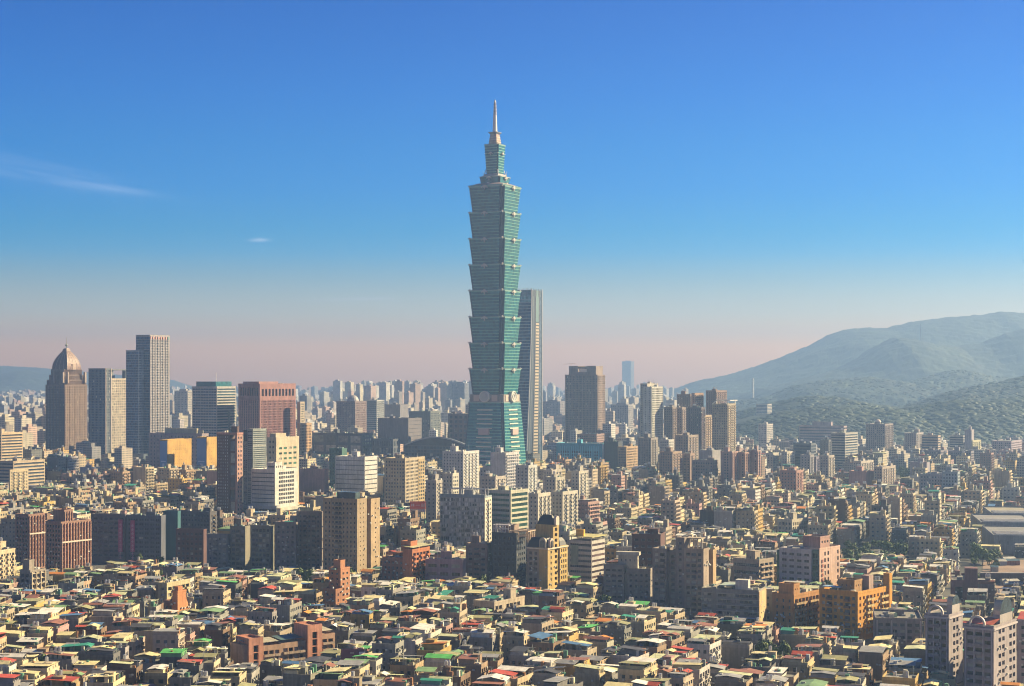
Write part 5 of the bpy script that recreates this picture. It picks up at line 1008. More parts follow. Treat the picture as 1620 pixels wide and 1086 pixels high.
sign('hoarding', 'black and white portrait poster at the end of the plum hoarding', 572.5, 770, 1041, 2.6, 5.4, (.75, .73, .74), [(.35, .75, .55, .85), (.2, .4, .1, .4), (.55, .8, .1, .4)], (.05, .05, .05), post=9)
sign('small_sign', 'yellow rooftop sign box left of the arch topped towers', 1085, 915, 990, 6, 3, (.62, .40, .05), [], (.1, .1, .1), post=4)
# radio mast on the ridge
mx_, my_ = px2x(1456, 8050), 8050; zt = py2z(513, 8050); zb = py2z(545, 8050)
r = obj('radio_mast', G().bar((0, 0, zb-10), (0, 0, zt), 3.0, (.3, .3, .32)), None, (mx_, my_, 0)); tag(r, 'thin lattice radio mast standing on the hazy ridge', 'mast')
# ------------------------------------------------------------------ occupied ground
CS, OX, OY = 2.0, -1000.0, 560.0
OCC = np.zeros((1250, 1000), bool)
def cells(x, y, th, W, L, mg=0.0):
    u = np.arange(-W-mg, mg+.1, 1.4); v = np.arange(-mg, L+mg+.1, 1.4); U, V = np.meshgrid(u, v)
    X = x+U*math.cos(th)+V*math.sin(th); Yv = y-U*math.sin(th)+V*math.cos(th)
    i = ((X-OX)/CS).astype(int).ravel(); j = ((Yv-OY)/CS).astype(int).ravel()
    ok = (i >= 0) & (i < OCC.shape[0]) & (j >= 0) & (j < OCC.shape[1]); return i[ok], j[ok]
for (x, y, th, W, L) in FOOT: OCC[cells(x, y, th, W, L, 4)] = True
def gy(Y): return HZ+CAMZ*FPX/Y
def reserve(p0, p1, Y0, Y1):
    for Yv in np.arange(Y0, Y1, 1.5):
        xs_ = np.arange(px2x(p0, Yv), px2x(p1, Yv), 1.5); i = ((xs_-OX)/CS).astype(int); j = int((Yv-OY)/CS)
        k = (i >= 0) & (i < OCC.shape[0]); 
        if 0 <= j < OCC.shape[1]: OCC[i[k], j] = True
PARKS = [(1336, 1432, 1185, 1370, 60, 'park behind the white gridded block'), (868, 985, 2270, 2365, 34, 'front of the blue clad block'), (150, 250, 2080, 2440, 40, 'small park below the domed tower'),
         (1202, 1240, 785, 835, 7, 'alley in front of the long ribbon slab'), (478, 500, 1085, 1100, 2, 'shadowed row of dark blocks'), (1535, 1580, 1225, 1300, 16, 'edge of the building site'),
         (1095, 1185, 1880, 1950, 16, 'low roofs before the tan tower row'), (1410, 1440, 2150, 2500, 20, 'foot of the dark twin tower'), (1550, 1600, 2100, 2300, 16, 'mint canopy office'), (1330, 1400, 1960, 2040, 8, 'salmon gabled block')]
for p0, p1, a_, b_, n_, _ in PARKS: reserve(p0, p1, a_, b_)
reserve(1548, 1680, 1075, 1290)
# ------------------------------------------------------------------ low houses and mid rise blocks in streets
WALLS = [('cream', (.58, .48, .32), 6), ('grey', (.30, .29, .27), 4), ('white', (.58, .56, .52), 3), ('beige', (.42, .35, .26), 4), ('tan', (.40, .29, .19), 2), ('dark grey', (.16, .16, .16), 2), ('pink', (.44, .28, .25), 1), ('ochre', (.52, .36, .12), 1), ('brown', (.22, .14, .10), 1.5)]
ROOFS = [('pale green', (.60, .62, .36), 3), ('straw yellow', (.76, .67, .36), 4.5), ('white', (.80, .77, .70), 4.2), ('grey', (.34, .34, .34), 4), ('olive', (.36, .35, .17), 3), ('moss green', (.22, .36, .17), 1.2), ('teal', (.05, .32, .22), 1.2), ('rusty', (.32, .14, .09), 3), ('red', (.50, .09, .05), 1.2), ('orange', (.68, .26, .05), .8), ('blue', (.10, .22, .42), .9), ('charcoal', (.09, .09, .10), 2), ('bright green', (.12, .48, .12), .4)]
def pick(r, T): return r.choices(T, [t[2] for t in T])[0]
NUM = {2: 'two', 3: 'three', 4: 'four', 5: 'five', 6: 'six', 7: 'seven', 8: 'eight', 9: 'nine', 10: 'ten', 11: 'eleven', 12: 'twelve', 13: 'thirteen', 14: 'fourteen'}
def shed(r, x0, x1, y0, y1, z, rc, wc):
    g = G(); h = r.uniform(2.0, 2.9); o = .5; t = .12; k = r.random()
    a, b2, c, d = x0-o, x1+o, y0-o, y1+o
    if k < .55:                                   # single slope
        s = r.choice((-1, 1))*r.uniform(.3, 1.1); z1, z2 = z+h+max(0, -s), z+h+max(0, s)
        if r.random() < .5: P = [(a, c, z1), (b2, c, z1), (b2, d, z2), (a, d, z2)]
        else: P = [(a, c, z1), (b2, c, z2), (b2, d, z2), (a, d, z1)]
        P = np.array(P); g.loft([P-np.array((0, 0, t)), P], rc, METAL, True, True)
    else:                                         # gable
        s = r.uniform(.5, 1.3); e_ = z+h
        if r.random() < .5:
            m_ = (a+b2)/2
            for P in ([(a, c, e_), (m_, c, e_+s), (m_, d, e_+s), (a, d, e_)], [(m_, c, e_+s), (b2, c, e_), (b2, d, e_), (m_, d, e_+s)]): P = np.array(P); g.loft([P-np.array((0, 0, t)), P], rc, METAL, True, True)
        else:
            m_ = (c+d)/2
            for P in ([(a, c, e_), (b2, c, e_), (b2, m_, e_+s), (a, m_, e_+s)], [(a, m_, e_+s), (b2, m_, e_+s), (b2, d, e_), (a, d, e_)]): P = np.array(P); g.loft([P-np.array((0, 0, t)), P], rc, METAL, True, True)
    k = r.random(); zt = z+h-.25
    wl = tuple(np.array(wc)*r.uniform(.7, 1.1)) if r.random() < .6 else tuple(np.array(rc)*.6+.08)
    if k < .75:
        q = [(x0, x1, y0, y0+.15, z, zt)] if r.random() < .7 else []
        q += [(x1-.15, x1, y0+.2, y1, z, zt-(0 if r.random() < .5 else 1.1))] if r.random() < .7 else []
        q += [(x0, x0+.15, y0+.2, y1, z, zt), (x0+.2, x1-.2, y1-.15, y1, z, zt)]
        g.boxes(q, wl, METAL)
        if r.random() < .5: g.boxes([(x1-.01, x1+.05, y0+(y1-y0)*f, y0+(y1-y0)*f+1.0, z+.8, zt-.4) for f in (.15, .5, .75) if (y1-y0) > 4], (.05, .06, .08), GLASS)
    else: g.boxes([(x, x+.18, y, y+.18, z, zt) for x in (x0, x1-.18) for y in (y0, y1-.18)], (.35, .35, .35), TRIM)
    return g
def house(r, W, L, nf, tall, lod):
    """parts of one building in its own space; lod 0 real openings as parts, 1 real openings in the wall, 2 window pattern in the wall surface"""
    rs = np.random.RandomState(r.randrange(1 << 30)); wn_, wc, _ = pick(r, WALLS); rn, rc, _ = pick(r, ROOFS); fl = 3.15
    wc = tuple(np.array(wc)*r.uniform(.78, 1.12)*np.array((1, r.uniform(.95, 1.03), r.uniform(.9, 1.05)))); rc = tuple(np.array(rc)*r.uniform(.8, 1.15))
    H = nf*fl+r.uniform(.6, 1.2); parts = []; g = G(); win, bal = ([], []) if lod == 0 else (None, None)
    if lod == 2: g.box(-W, 0, 0, L, 0, H, wc, FAR, False)
    else:
        st = r.randrange(3); li = r.uniform(.05, .35)
        ff = F(bay=r.uniform(3, 4.4), flo=fl, wf=r.uniform(.3, .55), hf=.42, side=.8, light=li, dep=.25, bot=.6, top=.8)
        fr = (F(bay=r.uniform(3, 4.2), flo=fl, wf=.72, hf=.5, side=.4, light=li, dep=.7, bot=.6, top=.7, mod=2, balc=(0, 1) if st == 0 else (0,), gl=(.06, .06, .06), bc=tuple(np.array(wc)*r.uniform(.8, 1.3))) if st < 2 else
              F(bay=r.uniform(2.6, 3.6), flo=fl, wf=.6, hf=.45, side=.5, light=li, dep=.3, bot=.6, top=.7, led=.5 if r.random() < .5 else 0))
        if r.random() < .35: ff = None
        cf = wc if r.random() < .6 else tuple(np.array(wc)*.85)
        facade(g, ff, W, 0, H, (0, -W, 0), cf, rs, win, bal); facade(g, fr, L, 0, H, (math.pi/2, 0, 0), wc, rs, win, bal)
        g.q([[(-W, L, 0), (-W, 0, 0), (-W, 0, H), (-W, L, H)], [(0, L, 0), (-W, L, 0), (-W, L, H), (0, L, H)]], cf)
    parts.append(('wall', g))
    g = G(); zr = H; dk = tuple(np.array((.24, .235, .22))*r.uniform(.6, 1.5))
    g.q([[(-W+.2, .2, zr), (-.2, .2, zr), (-.2, L-.2, zr), (-W+.2, L-.2, zr)]], dk)
    pc = tuple(np.array(wc)*1.05); p = r.uniform(.6, 1.1)
    g.boxes([(-W-.08, .08, -.08, .2, zr-.3, zr+p), (-W-.08, .08, L-.2, L+.08, zr-.3, zr+p), (-W-.08, -W+.2, .2, L-.2, zr-.3, zr+p), (-.2, .08, .2, L-.2, zr-.3, zr+p)], pc)
    parts.append(('roof', g)); desc = []
    nsh = 0
    if not tall or r.random() < .35:
        x0, x1, y0, y1 = -W+.4, -.4, .4, L-.4
        mode = r.random()
        if W > 9 and L > 11 and mode < .45:
            ny = 2 if L < 16 else 3; rr = []
            for q_ in range(ny):
                ya, yb = lerp(y0, y1, q_/ny)+.4, lerp(y0, y1, (q_+1)/ny)-.4; sp_ = r.random()
                if sp_ < .2: continue
                if sp_ < .6: xm_ = lerp(x0, x1, r.uniform(.35, .65)); rr += [(x0, xm_-.4, ya, yb), (xm_+.4, x1-r.choice((0, 1.5)), ya+r.choice((0, 1.2)), yb)]
                else: rr.append((x0, x1-r.choice((0, 0, 2.0)), ya, yb))
        elif mode < .6: rr = [(x0, x1 if r.random() < .6 else x1-W*.25, y0 if r.random() < .6 else y0+L*.2, y1)]
        elif mode < .85: m_ = lerp(y0, y1, r.uniform(.35, .65)); rr = [(x0, x1-r.choice((0, W*.2)), y0, m_-.6), (x0+r.choice((0, W*.2)), x1, m_+.6, y1)]
        else: rr = [(x0, x0+W*.5, y0, y1)]
        for q in rr:
            if q[1]-q[0] > 2 and q[3]-q[2] > 2:
                c2 = rc if nsh == 0 else tuple(np.array(pick(r, ROOFS)[1]))
                parts.append(('roof_shed', shed(r, *q, zr, c2, wc))); nsh += 1
    hut = tall or r.random() < .24; zt = zr
    if hut:
        a, b2 = min(W*.5, r.uniform(3, 5)), min(L*.6, r.uniform(3, 5)); hx, hy = -W+.6+r.random()*(W-a-1.2), .6+r.random()*max(.1, L-b2-1.2); hh = r.uniform(2.8, 6.5 if tall else 4.2)
        parts.append(('stair_tower', G().box(hx, hx+a, hy, hy+b2, zr, zr+hh, tuple(np.array(wc)*1.02)).box(hx-.15, hx+a+.15, hy-.15, hy+b2+.15, zr+hh, zr+hh+.25, pc))); zt = zr+hh+.25; cx0, cy0 = hx+a/2, hy+b2/2
    nt_ = r.choice((0, 1, 1, 2, 3)) if hut else r.choice((0, 0, 1, 2))
    tk = []
    for i in range(nt_):
        tx, ty = (cx0-.9+i*1.6, cy0+r.uniform(-.6, .6)) if hut and i < 2 else (-W+1.5+r.random()*(W-3), 1.2+r.random()*max(.1, L-2.4)); tk.append((tx, ty, zt if hut and i < 2 else zr+.01+(3.2 if nsh and not hut else 0)*0))
    units = []
    for i in range(r.choice((2, 4, 6))): u_, z_ = .6+r.random()*max(.1, L-1.6), 2+r.random()*max(1, H-4); units.append(('air_conditioner', G().box(.02, .7, u_, u_+.9, z_, z_+.7, (.5, .5, .48), METAL))); u_ = .6+r.random()*max(.1, W-1.6); units.append(('air_conditioner', G().box(-u_-.9, -u_, -.7, -.02, z_, z_+.7, (.5, .5, .48), METAL)))
    for i in range(r.choice((0, 1, 2))): u_ = r.random()*L; units.append(('vent_pipe', G().box(-.25, 0.02, u_, u_+.12, zr, zr+r.uniform(1.5, 4), (.4, .4, .38), TRIM)))
    
    for i in range(r.choice((3, 4, 5, 7))):
        hx, hy = -W+1+r.random()*(W-2.5), .8+r.random()*max(.1, L-2.2); units.append(('rooftop_unit', G().box(hx, hx+r.uniform(.8, 2), hy, hy+r.uniform(.8, 1.8), zr, zr+r.uniform(.8, 3.6), r.choice(((.5, .5, .48), (.2, .22, .22), (.12, .3, .2), (.4, .2, .1), (.6, .55, .4))), METAL)))
    parts += units
    if r.random() < .4: hx, hy = -W+1+r.random()*(W-2), .8+r.random()*(L-1.6); parts.append(('antenna', G().bar((hx, hy, zr), (hx, hy, zr+r.uniform(4, 7)), .1, (.35, .35, .35))))
    return dict(parts=parts, tanks=tk, win=win, bal=bal, wall=wn_, roof=rn if nsh else None, nf=nf, H=H, nt=nt_, hut=hut)
cand = []
def ext2(X, Y, th, W, L):
    P = [(X+u*math.cos(th)+v*math.sin(th), Y-u*math.sin(th)+v*math.cos(th)) for u in (-W, 0) for v in (0, L)]
    q = [810+FPX*a/max(b, 1) for a, b in P]; return min(q), max(q)
FX = [(ext2(*f), f[1]) for f in FOOT if f[1] < 2700]
def height_cap(X, Y, th, W, L):
    a, b = ext2(X, Y, th, W, L); z = 99.0
    for (p, q), Yl in FX:
        if Yl > Y and q > a+2 and p < b-2:
            lim = gy(Yl)-(9 if Yl < 1000 else 12 if Yl < 1350 else 22 if Yl < 2000 else 32); z = min(z, CAMZ-(lim-HZ)*Y/FPX)
    return z
def district(th, p0, p1, Y0, Y1, pmid, seed, Wr=(10, 13), Lr=(5, 15), nfr=(3, 5), midnf=(6, 10), lane=(3, 7.5), x0=-950, x1=1250):
    r = random.Random(seed); t = math.radians(th); c, s = math.cos(t), math.sin(t); ymid = (Y0+Y1)/2; xm = px2x((p0+p1)/2, ymid)
    R_ = 1500; u = -R_; i = 0
    while u < R_:
        W = r.uniform(*Wr); gap = lane[i % 2]*r.uniform(.8, 1.3); v = -R_; i += 1; nfb = r.randint(*nfr); midrun = 0; ul = u+W
        while v < R_:
            if r.random() < .09: v += r.uniform(5, 9)
            if r.random() < .16: nfb = r.randint(*nfr)
            if midrun > 0: midrun -= 1; mid = True
            else: mid = r.random() < pmid; midrun = r.choice((0, 1, 2)) if mid else 0
            L = r.uniform(12, 22) if mid else r.uniform(*Lr); Wh = W*(r.uniform(1.0, 1.15) if mid else r.uniform(.94, 1.0))
            uu = ul-r.uniform(0, W-Wh) if not mid else ul
            X, Yv = xm+uu*c+v*s, ymid-uu*s+v*c; v += L+(r.uniform(1.5, 5) if mid else r.choice((.05, .05, .05, .05, .3)))
            if not (Y0 <= Yv <= Y1): continue
            px = 810+FPX*X/Yv
            if not (max(p0, -30) <= px <= min(p1, 1665)): continue
            ci = cells(X, Yv, t, Wh, L, 0)
            if OCC[ci].any(): continue
            OCC[ci] = True; zmax = height_cap(X, Yv, t, Wh, L); nf = r.randint(*midnf) if mid else max(2, nfb+r.choice((-1, 0, 0, 0, 0, 0, 0, 1)))
            nf = max(2, min(nf, int((zmax-2.5)/3.15))); mid = mid and nf > 4
            cand.append(dict(X=X, Y=Yv, th=t+math.radians(r.uniform(-2.2, 2.2)), W=Wh, L=L, nf=nf, mid=mid, seed=r.randrange(1 << 30), px=px))
        u += W+gap
FG = dict(Wr=(10, 14), Lr=(6, 19), nfr=(3, 4), lane=(2.2, 6.5))
district(3, -60, 420, 672, 1045, 0, 1, **FG)
district(14, 420, 800, 672, 1050, 0, 2, **FG)
district(24, 800, 1130, 672, 1100, 0, 3, **FG)
district(19, 1130, 1680, 672, 1230, .004, 4, **FG)
district(12, -60, 480, 1045, 1150, .04, 5, **FG)
district(20, 480, 960, 1050, 1400, .22, 6)
district(19, 960, 1680, 1100, 1700, .055, 7, lane=(3.5, 10), Wr=(11, 15), Lr=(7, 20))
district(22, -60, 480, 1340, 1800, .55, 8, Wr=(12, 17), Lr=(10, 22), nfr=(4, 6), midnf=(6, 9))
district(30, 480, 960, 1400, 2350, .38, 9, Wr=(12, 16), Lr=(8, 20), midnf=(6, 12), lane=(5, 14))
district(27, -60, 480, 1800, 2430, .35, 10, Wr=(14, 20), Lr=(12, 24), nfr=(4, 6), midnf=(7, 13), lane=(5, 16))
district(24, 960, 1680, 1700, 2060, .22, 11, Wr=(11, 16), Lr=(8, 20), midnf=(6, 10), lane=(4, 14))
district(28, 960, 1680, 2060, 2440, .30, 12, Wr=(12, 16), Lr=(10, 22), midnf=(6, 12), lane=(5, 18))
# how much of each shows over what stands nearer
cov = np.full(1760, 2000.0)
ev = [('c', d) for d in cand]+[('l', f) for f in FOOT]
def extent(X, Y, th, W, L):
    P = [(X+u*math.cos(th)+v*math.sin(th), Y-u*math.sin(th)+v*math.cos(th)) for u in (-W, 0) for v in (0, L)]
    q = [810+FPX*a/max(b, 1) for a, b in P]; return min(q), max(q)
LH = {}
for o in COL.objects: 
    if o.parent is None and o.type == 'EMPTY': LH[(round(o.location.x), round(o.location.y))] = 0
lmh = {}
for s_, pxm, Y_, yt_ in LMS: lmh[round(Y_)] = yt_
allb = []
for d in cand:
    H = d['nf']*3.15+3; a, b = extent(d['X'], d['Y'], d['th'], d['W'], d['L']); allb.append((d['Y'], a, b, HZ+(CAMZ-H)*FPX/d['Y'], d))
for (x, y, th, W, L), hh in zip(FOOT, [None]*len(FOOT)):
    a, b = extent(x, y, th, W, L); allb.append((y, a, b, None, (x, y)))
tops = {}
for o in COL.objects:
    if o.parent is None and o.type == 'EMPTY':
        zm = 0
        for ch in o.children:
            if ch.name.startswith('wall') and ch.type == 'MESH' and len(ch.data.vertices): 
                co = np.empty(len(ch.data.vertices)*3, np.float32); ch.data.vertices.foreach_get('co', co); zm = max(zm, co[2::3].max())
        tops[(round(o.location.x, 1), round(o.location.y, 1))] = zm
for Yb, a, b, top, d in sorted(allb, key=lambda t: t[0]):
    i0, i1 = int(np.clip(a+60, 0, 1758)), int(np.clip(b+60, 1, 1759))
    if top is None: top = HZ+(CAMZ-tops.get((round(d[0], 1), round(d[1], 1)), 10))*FPX/Yb
    if i1 <= i0: i1 = i0+1
    seg = cov[i0:i1]
    if isinstance(d, dict):
        j0, j1 = max(i0, 60), min(i1, 1680); sg = cov[j0:j1] if j1 > j0 else np.zeros(0)
        d['score'] = float(np.clip(np.minimum(sg, 1086)-top, 0, 60).sum()); d['top'] = top
    cov[i0:i1] = np.minimum(seg, top)
low = sorted([d for d in cand if not d['mid']], key=lambda d: -d['score']); midr = sorted([d for d in cand if d['mid']], key=lambda d: -d['score'])
print('houses', len(low), 'mid', len(midr))
def rel_of(d):
    g0 = gy(d['Y']); best = min(LMS, key=lambda l: abs(l[1]-d['px'])+1.1*abs(gy(l[2])-g0)); dg = g0-gy(best[2]); dx = d['px']-best[1]
    if abs(dg) > abs(dx)*.7: rel = 'before' if dg > 0 else 'behind'
    else: rel = 'left of' if dx < 0 else 'right of'
    return rel, best[0]
ORD = ['nearest', 'second nearest', 'third nearest', 'fourth nearest', 'fifth nearest', 'sixth nearest', 'seventh nearest', 'eighth nearest', 'ninth nearest', 'tenth nearest', 'eleventh nearest', 'twelfth nearest', 'thirteenth nearest', 'fourteenth nearest']
def build_set(ds, n_ind, n_win, name, cat, group, stuffname):
    keys = {}; rest = {}
    for i, d in enumerate(ds):
        r = random.Random(d['seed']); ind = i < n_ind and d['score'] > 0
        lod = 0 if i < n_win and ind else (1 if (d['Y'] < 1650 or (d['mid'] and d['Y'] < 2100)) and d['score'] > 0 else 2)
        h = house(r, d['W'], d['L'], d['nf'], d['mid'], lod)
        if ind:
            root = bpy.data.objects.new(name, None); COL.objects.link(root); root.location = (d['X'], d['Y'], 0); root.rotation_euler = (0, 0, -d['th']); tag(root, None, cat, group)
            for nm, g in h['parts']: obj(nm, g, root)
            for t in h['tanks']: obj('water_tank', tank_mesh(), root, t)
            if lod == 0: place_openings(root, h['win'], h['bal'], 40)
            rel, lm = rel_of(d); rf = (h['roof']+' tin roof') if h['roof'] else ('bare flat roof' if not h['hut'] else 'roof turret')
            key = f"{h['wall']} {NUM[d['nf']]}-storey {cat.split()[-1]} with {rf}, {rel} the {lm}"; keys.setdefault(key, []).append((d['Y'], root))
        else:
            k = (stuffname); gg = rest.setdefault(k, G())
            for nm, g in h['parts']: gg.add(g, -d['th'], (d['X'], d['Y'], 0))
            if d['Y'] < 1500:
                for t in h['tanks']:
                    c, s = math.cos(-d['th']), math.sin(-d['th']); gg.cyl(d['X']+t[0]*c-t[1]*s, d['Y']+t[0]*s+t[1]*c, .75, t[2]+.4, t[2]+2.4, (.55, .56, .58), STEEL, 6)
    for k, v in keys.items():
        v.sort(key=lambda t: t[0])
        for j, (_, root) in enumerate(v): lb_ = k if len(v) == 1 else (f"{k}, {ORD[min(j, 13)]}"); root['label'] = lb_ if len(lb_.replace('-', ' ').split()) <= 17 else lb_.replace(' tin roof', ' roof')
    for k, g in rest.items(): tag(obj(k, g.mesh(k, weld=False)), kind='stuff')
build_set(low, 300, 130, 'low_house', 'low house', 'low houses packed along the lanes', 'packed_low_rooftops')
build_set(midr, 280, 40, 'midrise_block', 'midrise block', 'mid rise apartment blocks among the low houses', 'further_midrise_city')
# ------------------------------------------------------------------ distant city
r = random.Random(77); FARW = [(.50, .45, .38), (.42, .36, .30), (.58, .56, .54), (.34, .30, .29), (.46, .32, .27), (.28, .28, .31), (.54, .48, .36)]
g = G(); Yc = 2450.0; B = []; CC = []
while Yc < 12300:
    sc = Yc/2450; dY = 25*sc**.85
    px = -40.0
    lim = 1680 if Yc < 3250 else (1120 if Yc < 4300 else 1090)
    while px < lim:
        wpx = r.uniform(10, 25)*FPX/Yc*(sc**.35); X = px2x(px, Yc); w = wpx*Yc/FPX
        h = math.exp(r.gauss(2.9, .42))*(1+.25*(sc-1)**.5)
        k = r.random()
        if k < .07: h = r.uniform(38, 70)
        if Yc > 4200 and k < .03: h = r.uniform(60, 100)
        if 5000 < Yc < 8500 and 520 < px < 745 and k < .16: h = r.uniform(70, 135)
        if 6500 < Yc < 9000 and 860 < px < 1010 and k < .05: h = r.uniform(80, 130)
        if px > 1100: h = min(h*.7, 30)
        if px < 100 and k < .12: h = r.uniform(45, 75)
        if 2300 < Yc < 2700 and h > 45: h = 25
        d = r.uniform(12, 26)*sc**.3; Yj = Yc+r.uniform(0, dY*.5); c = np.array(r.choice(FARW))*r.uniform(.75, 1.15)
        rot = -math.radians(r.choice((27, 27, 20, 34, 10))); q = G().box(0, w*.82, 0, d, 0, h, c, FAR, False).box(w*.2, w*.5, d*.3, d*.7, h, h+r.uniform(2.5, 6), c, WALL, False)
        if not (px > 1180 and Yc > 3150) and r.random() < .93 and not (2280 < Yj < 2750 and 700 < px < 870): g.add(q, rot, (X, Yj, 0))
        px += wpx*r.uniform(1.0, 1.5)
    Yc += dY
tag(obj('distant_city', g.mesh('distant_city', False)), kind='stuff')
# a few things that stand alone in the haze
for lb, Y, xl, xc, xr, yt, c in (('faint grey tower block far off between slim blue tower and notched brown tower', 4300, 858, 886, 894, 636, (.3, .27, .3)), ('hazy tall slab with flat top far beyond the notched brown tower', 12000, 984, 998, 1003, 572, (.3, .3, .32)),
    ('hazy blue grey twin office just left of the stacked tower', 4800, 715, 735, 742, 607, (.24, .25, .3)), ('pale apartment slabs seen in the gap right of white gridded glass tower', 3900, 276, 297, 304, 619, (.55, .5, .44)),
    ('stepped hazy grey tower beyond the slim white tower', 3600, 966, 994, 1002, 641, (.36, .34, .36)), ('hazy chimney thin white tower above the wooded hill', 7000, 1189, 1191, 1193, 600, (.4, .4, .4)), ('navy hazy slab beside slim white tower', 3300, 1009, 1017, 1019, 652, (.2, .2, .26))):
    b = Bld('distant_tower', lb, 'distant tower', Y, xl, xc, xr, yt, c, 27, parts=False); b.block(-b.W, 0, 0, b.L, 0, b.H, grid(bay=4, flo=4), grid(bay=4, flo=4)); b.part('penthouse', G().box(-b.W*.7, -b.W*.2, b.L*.2, b.L*.6, b.H, b.H+5, c)); b.done()
b = Bld('hill_temple_school', 'pale sunlit building standing alone on the wooded hill slope', 'building', 4300, 1196, 1214, 1221, 640, (.55, .5, .46), 32, parts=False); b.H = b.z(640); b.block(-b.W, 0, 0, b.L, 0, b.H, band(), band()); b.done()
# ------------------------------------------------------------------ trees
def tree_meshes(seed):
    rs = np.random.RandomState(seed); g = G()
    lobes = [(rs.uniform(-2.1, 2.1), rs.uniform(-2.1, 2.1), rs.uniform(4.2, 7.4), rs.uniform(1.2, 2.1)) for _ in range(8)]
    for (x, y, z, R_) in lobes:
        n = 85; v = rs.normal(size=(n, 3)); v /= np.linalg.norm(v, axis=1)[:, None]; rr = R_*rs.uniform(.55, 1.1, (n, 1)); c = v*rr*np.array((1, 1, .8))+np.array((x, y, z))
        t = rs.normal(size=(n, 3)); t -= (t*v).sum(1)[:, None]*v*.6; t /= np.linalg.norm(t, axis=1)[:, None]; b2 = np.cross(v, t); s = rs.uniform(.22, .5, (n, 1))
        g.q(np.stack([c-t*s-b2*s, c+t*s-b2*s*.8, c+t*s*.9+b2*s, c-t*s+b2*s], 1), np.array((.065, .105, .022))*rs.uniform(.6, 1.5, (n, 1)), LEAF)
    k = G().cyl(0, 0, .28, 0, 2.6, (.13, .09, .06), WALL, 6, .2)
    for x, y, z, R_ in lobes[:4]: k.bar((0, 0, 2.4), (x*.7, y*.7, z-.4), .09, (.12, .085, .06), WALL)
    return g.mesh('crown'), k.mesh('trunk')
TM = [tree_meshes(i) for i in range(5)]
r = random.Random(12)
for p0, p1, a_, b_, n_, where in PARKS:
    for i in range(n_):
        Yt = r.uniform(a_, b_); X = px2x(r.uniform(p0, p1), Yt); s = r.uniform(.75, 1.4)*(1.0 if n_ > 5 else 1.3)
        cm_, tm_ = TM[r.randrange(5)]; root = bpy.data.objects.new('leafy_tree', None); COL.objects.link(root); root.location = (X, Yt, 0); root.rotation_euler = (0, 0, r.uniform(0, 6.28)); root.scale = (s, s, s*r.uniform(.9, 1.2))
        tag(root, 'leafy green tree in the '+where if where.startswith(('park', 'small', 'alley')) else 'leafy green tree at the '+where, 'tree', 'trees at the '+where); obj('crown', cm_, root); obj('trunk', tm_, root)
for i in range(70):                              # street trees tucked between low houses
    for _ in range(60):
        Yt = r.uniform(700, 1700); px = r.uniform(0, 1620); X = px2x(px, Yt); ii, jj = int((X-OX)/CS), int((Yt-OY)/CS)
        if 2 < ii < OCC.shape[0]-3 and 2 < jj < OCC.shape[1]-3 and not OCC[ii-1:ii+2, jj-1:jj+2].any(): break
    else: continue
    cm_, tm_ = TM[r.randrange(5)]; s = r.uniform(.9, 1.5); root = bpy.data.objects.new('street_tree', None); COL.objects.link(root); root.location = (X, Yt, 0); root.rotation_euler = (0, 0, r.uniform(0, 6)); root.scale = (s*.8, s*.8, s*1.2); OCC[ii-1:ii+2, jj-1:jj+2] = True
    tag(root, 'dark green street tree squeezed in a lane between low houses', 'tree', 'street trees in the lanes'); obj('crown', cm_, root); obj('trunk', tm_, root)
# woods on the hills and at their feet: canopy lumps
rs = np.random.RandomState(8); g = G()
ph = np.arange(8)*math.pi/4
def lump(x, y, z, R_, c):
    rings = []
    for e_, k in ((-.2, .9), (.35, 1.0), (.85, .72), (1.25, .3)): rings.append(np.stack([x+R_*k*np.cos(ph)*rs.uniform(.75, 1.2, 8), y+R_*k*np.sin(ph)*rs.uniform(.75, 1.2, 8), z+R_*.5*math.sin(e_)+rs.uniform(-.1, .1, 8)*R_], 1))
    g.loft(rings, c, LEAF)
def surf_z(i, px, t):
    nm, D, cr, wn_, wf_, rough = RIDGES[i]; cx, cy = np.array(cr, float).T; crest = CAMZ+(HZ-np.interp(px, cx, cy))*D/FPX; edge = np.clip(min(px-cx[0], cx[-1]-px)/60, 0, 1)
    return crest*np.clip(1-(-t)**1.35, 0, 1)*edge**.5, D+t*wn_
for i, n_ in ((0, 8500), (1, 4000), (2, 7500)):
    nm, D, cr, wn_, wf_, rough = RIDGES[i]
    for _ in range(n_):
        px = rs.uniform(1130, 1700); t = -rs.uniform(0, 1)**1.2; z, Yt = surf_z(i, px, t); X = (px-810)/FPX*D; Yt += float(fbm(np.array([px/90]), np.array([0.0]), 3, int(D))[0])*60
        if z < 2: continue
        ls = max(260, D/17); rav = float(fbm(np.array([X/ls]), np.array([Yt/ls]), 5, 11)[0])*(rough*3.2 if D < 6000 else D/210)*np.clip(-t*3, 0, 1)*np.clip((1+t)*3, 0, 1)*np.clip(z/40, 0, 1)
        lump(X, Yt, z+rav-1.0, (rs.uniform(3.5, 8) if rs.rand() < .88 else rs.uniform(8, 13)), np.array((.022, .042, .018))*rs.uniform(.8, 1.2)*(1+.5*float(fbm(np.array([X/170]), np.array([Yt/170]), 3, 31)[0])))
for _ in range(1900):
    px = rs.uniform(1180, 1700) if rs.rand() < .8 else rs.uniform(150, 1180); Yt = rs.uniform(2750, 3500) if px > 1180 else rs.uniform(2500, 4500); lump(px2x(px, Yt), Yt, rs.uniform(1, 5), rs.uniform(4, 8), np.array((.032, .058, .022))*rs.uniform(.55, 1.6))
tag(obj('hillside_woods', g.mesh('hillside_woods', True, False)), kind='stuff')
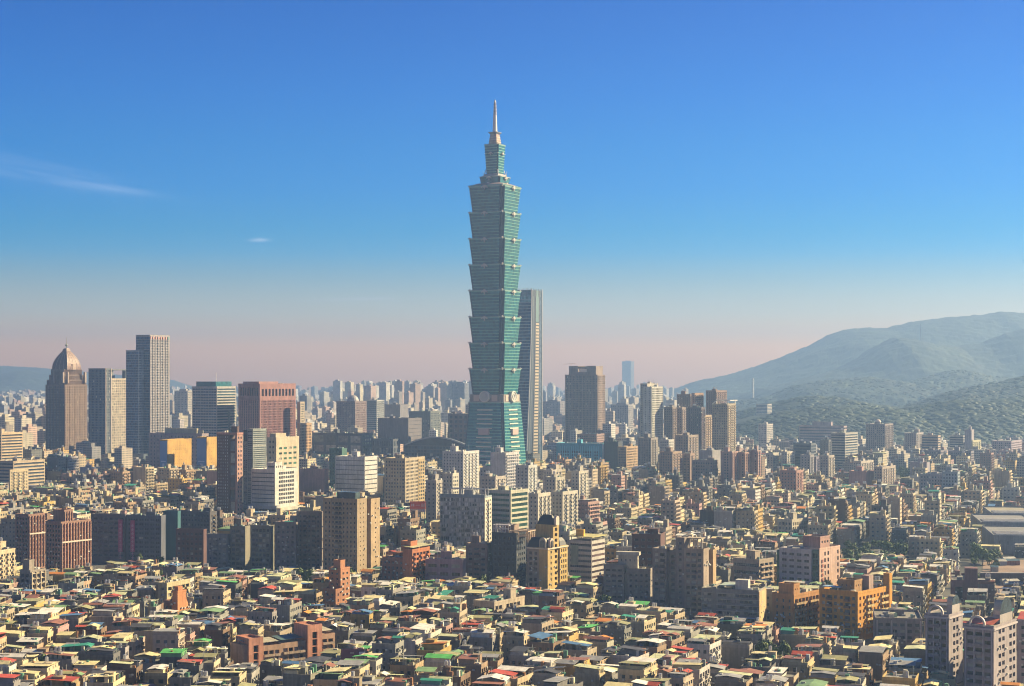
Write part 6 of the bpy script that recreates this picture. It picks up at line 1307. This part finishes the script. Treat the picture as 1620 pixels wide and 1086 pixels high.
# ------------------------------------------------------------------ building site
P = [px2x(1556, 1290), px2x(1680, 1290), px2x(1680, 1075), px2x(1550, 1075)]
gq = G().q([[(P[3], 1075, .05), (P[2], 1075, .05), (P[1], 1290, .05), (P[0], 1290, .05)]], (.30, .21, .16), SOIL); o = obj('earth_ground', gq); o['kind'] = 'structure'
r = random.Random(3)
for i in range(14):
    Yt = r.uniform(1110, 1280); X = px2x(r.uniform(1565, 1625), Yt); w, l, h = r.uniform(4, 12), r.uniform(3, 7), r.uniform(2.4, 4)
    q = G().box(0, w, 0, l, 0, h, r.choice(((.5, .45, .4), (.4, .2, .15), (.35, .35, .38)))).loft([[(-.3, -.3, h), (w+.3, -.3, h), (w+.3, l+.3, h), (-.3, l+.3, h)], [(w*.02, l*.45, h+1.2), (w*.98, l*.45, h+1.2), (w*.98, l*.55, h+1.2), (w*.02, l*.55, h+1.2)]], r.choice(((.45, .12, .09), (.5, .48, .42), (.12, .2, .25))), METAL)
    o = obj('site_shed', q, None, (X, Yt, .05), r.uniform(-.3, .3)); tag(o, 'small site shed with a low pitched roof on the brown building site', 'shed', 'sheds on the building site')
b = Bld('site_wall', 'long dark retaining wall with pale top running along the building site', 'wall', 1140, 1551, 1690, 1700, 917, (.13, .09, .10), 3, parts=False, L=3); b.wall.box(-b.W, 0, 0, 2.5, 0, 7, b.col); b.part('coping', G().box(-b.W-.2, .2, -.2, 2.7, 7, 7.5, (.5, .45, .42))); b.done()
# ------------------------------------------------------------------ the air
hz = bpy.data.materials.new('haze'); hz.use_nodes = True; nt = hz.node_tree; nt.nodes.clear()
v = nt.nodes.new('ShaderNodeVolumePrincipled'); v.inputs['Color'].default_value = (.29, .47, .80, 1); v.inputs['Density'].default_value = HAZE; v.inputs['Anisotropy'].default_value = 0.4
o_ = nt.nodes.new('ShaderNodeOutputMaterial'); nt.links.new(v.outputs[0], o_.inputs['Volume'])
me = bpy.data.meshes.new('haze'); x0, x1, y0, y1, z0, z1 = -9500, 9500, -800, 14600, -5, 545
me.from_pydata([(x, y, z) for z in (z0, z1) for x, y in ((x0, y0), (x1, y0), (x1, y1), (x0, y1))], [], [(3, 2, 1, 0), (4, 5, 6, 7), (0, 1, 5, 4), (1, 2, 6, 5), (2, 3, 7, 6), (3, 0, 4, 7)])
me.materials.append(hz); o = bpy.data.objects.new('haze', me); COL.objects.link(o); o['kind'] = 'stuff'
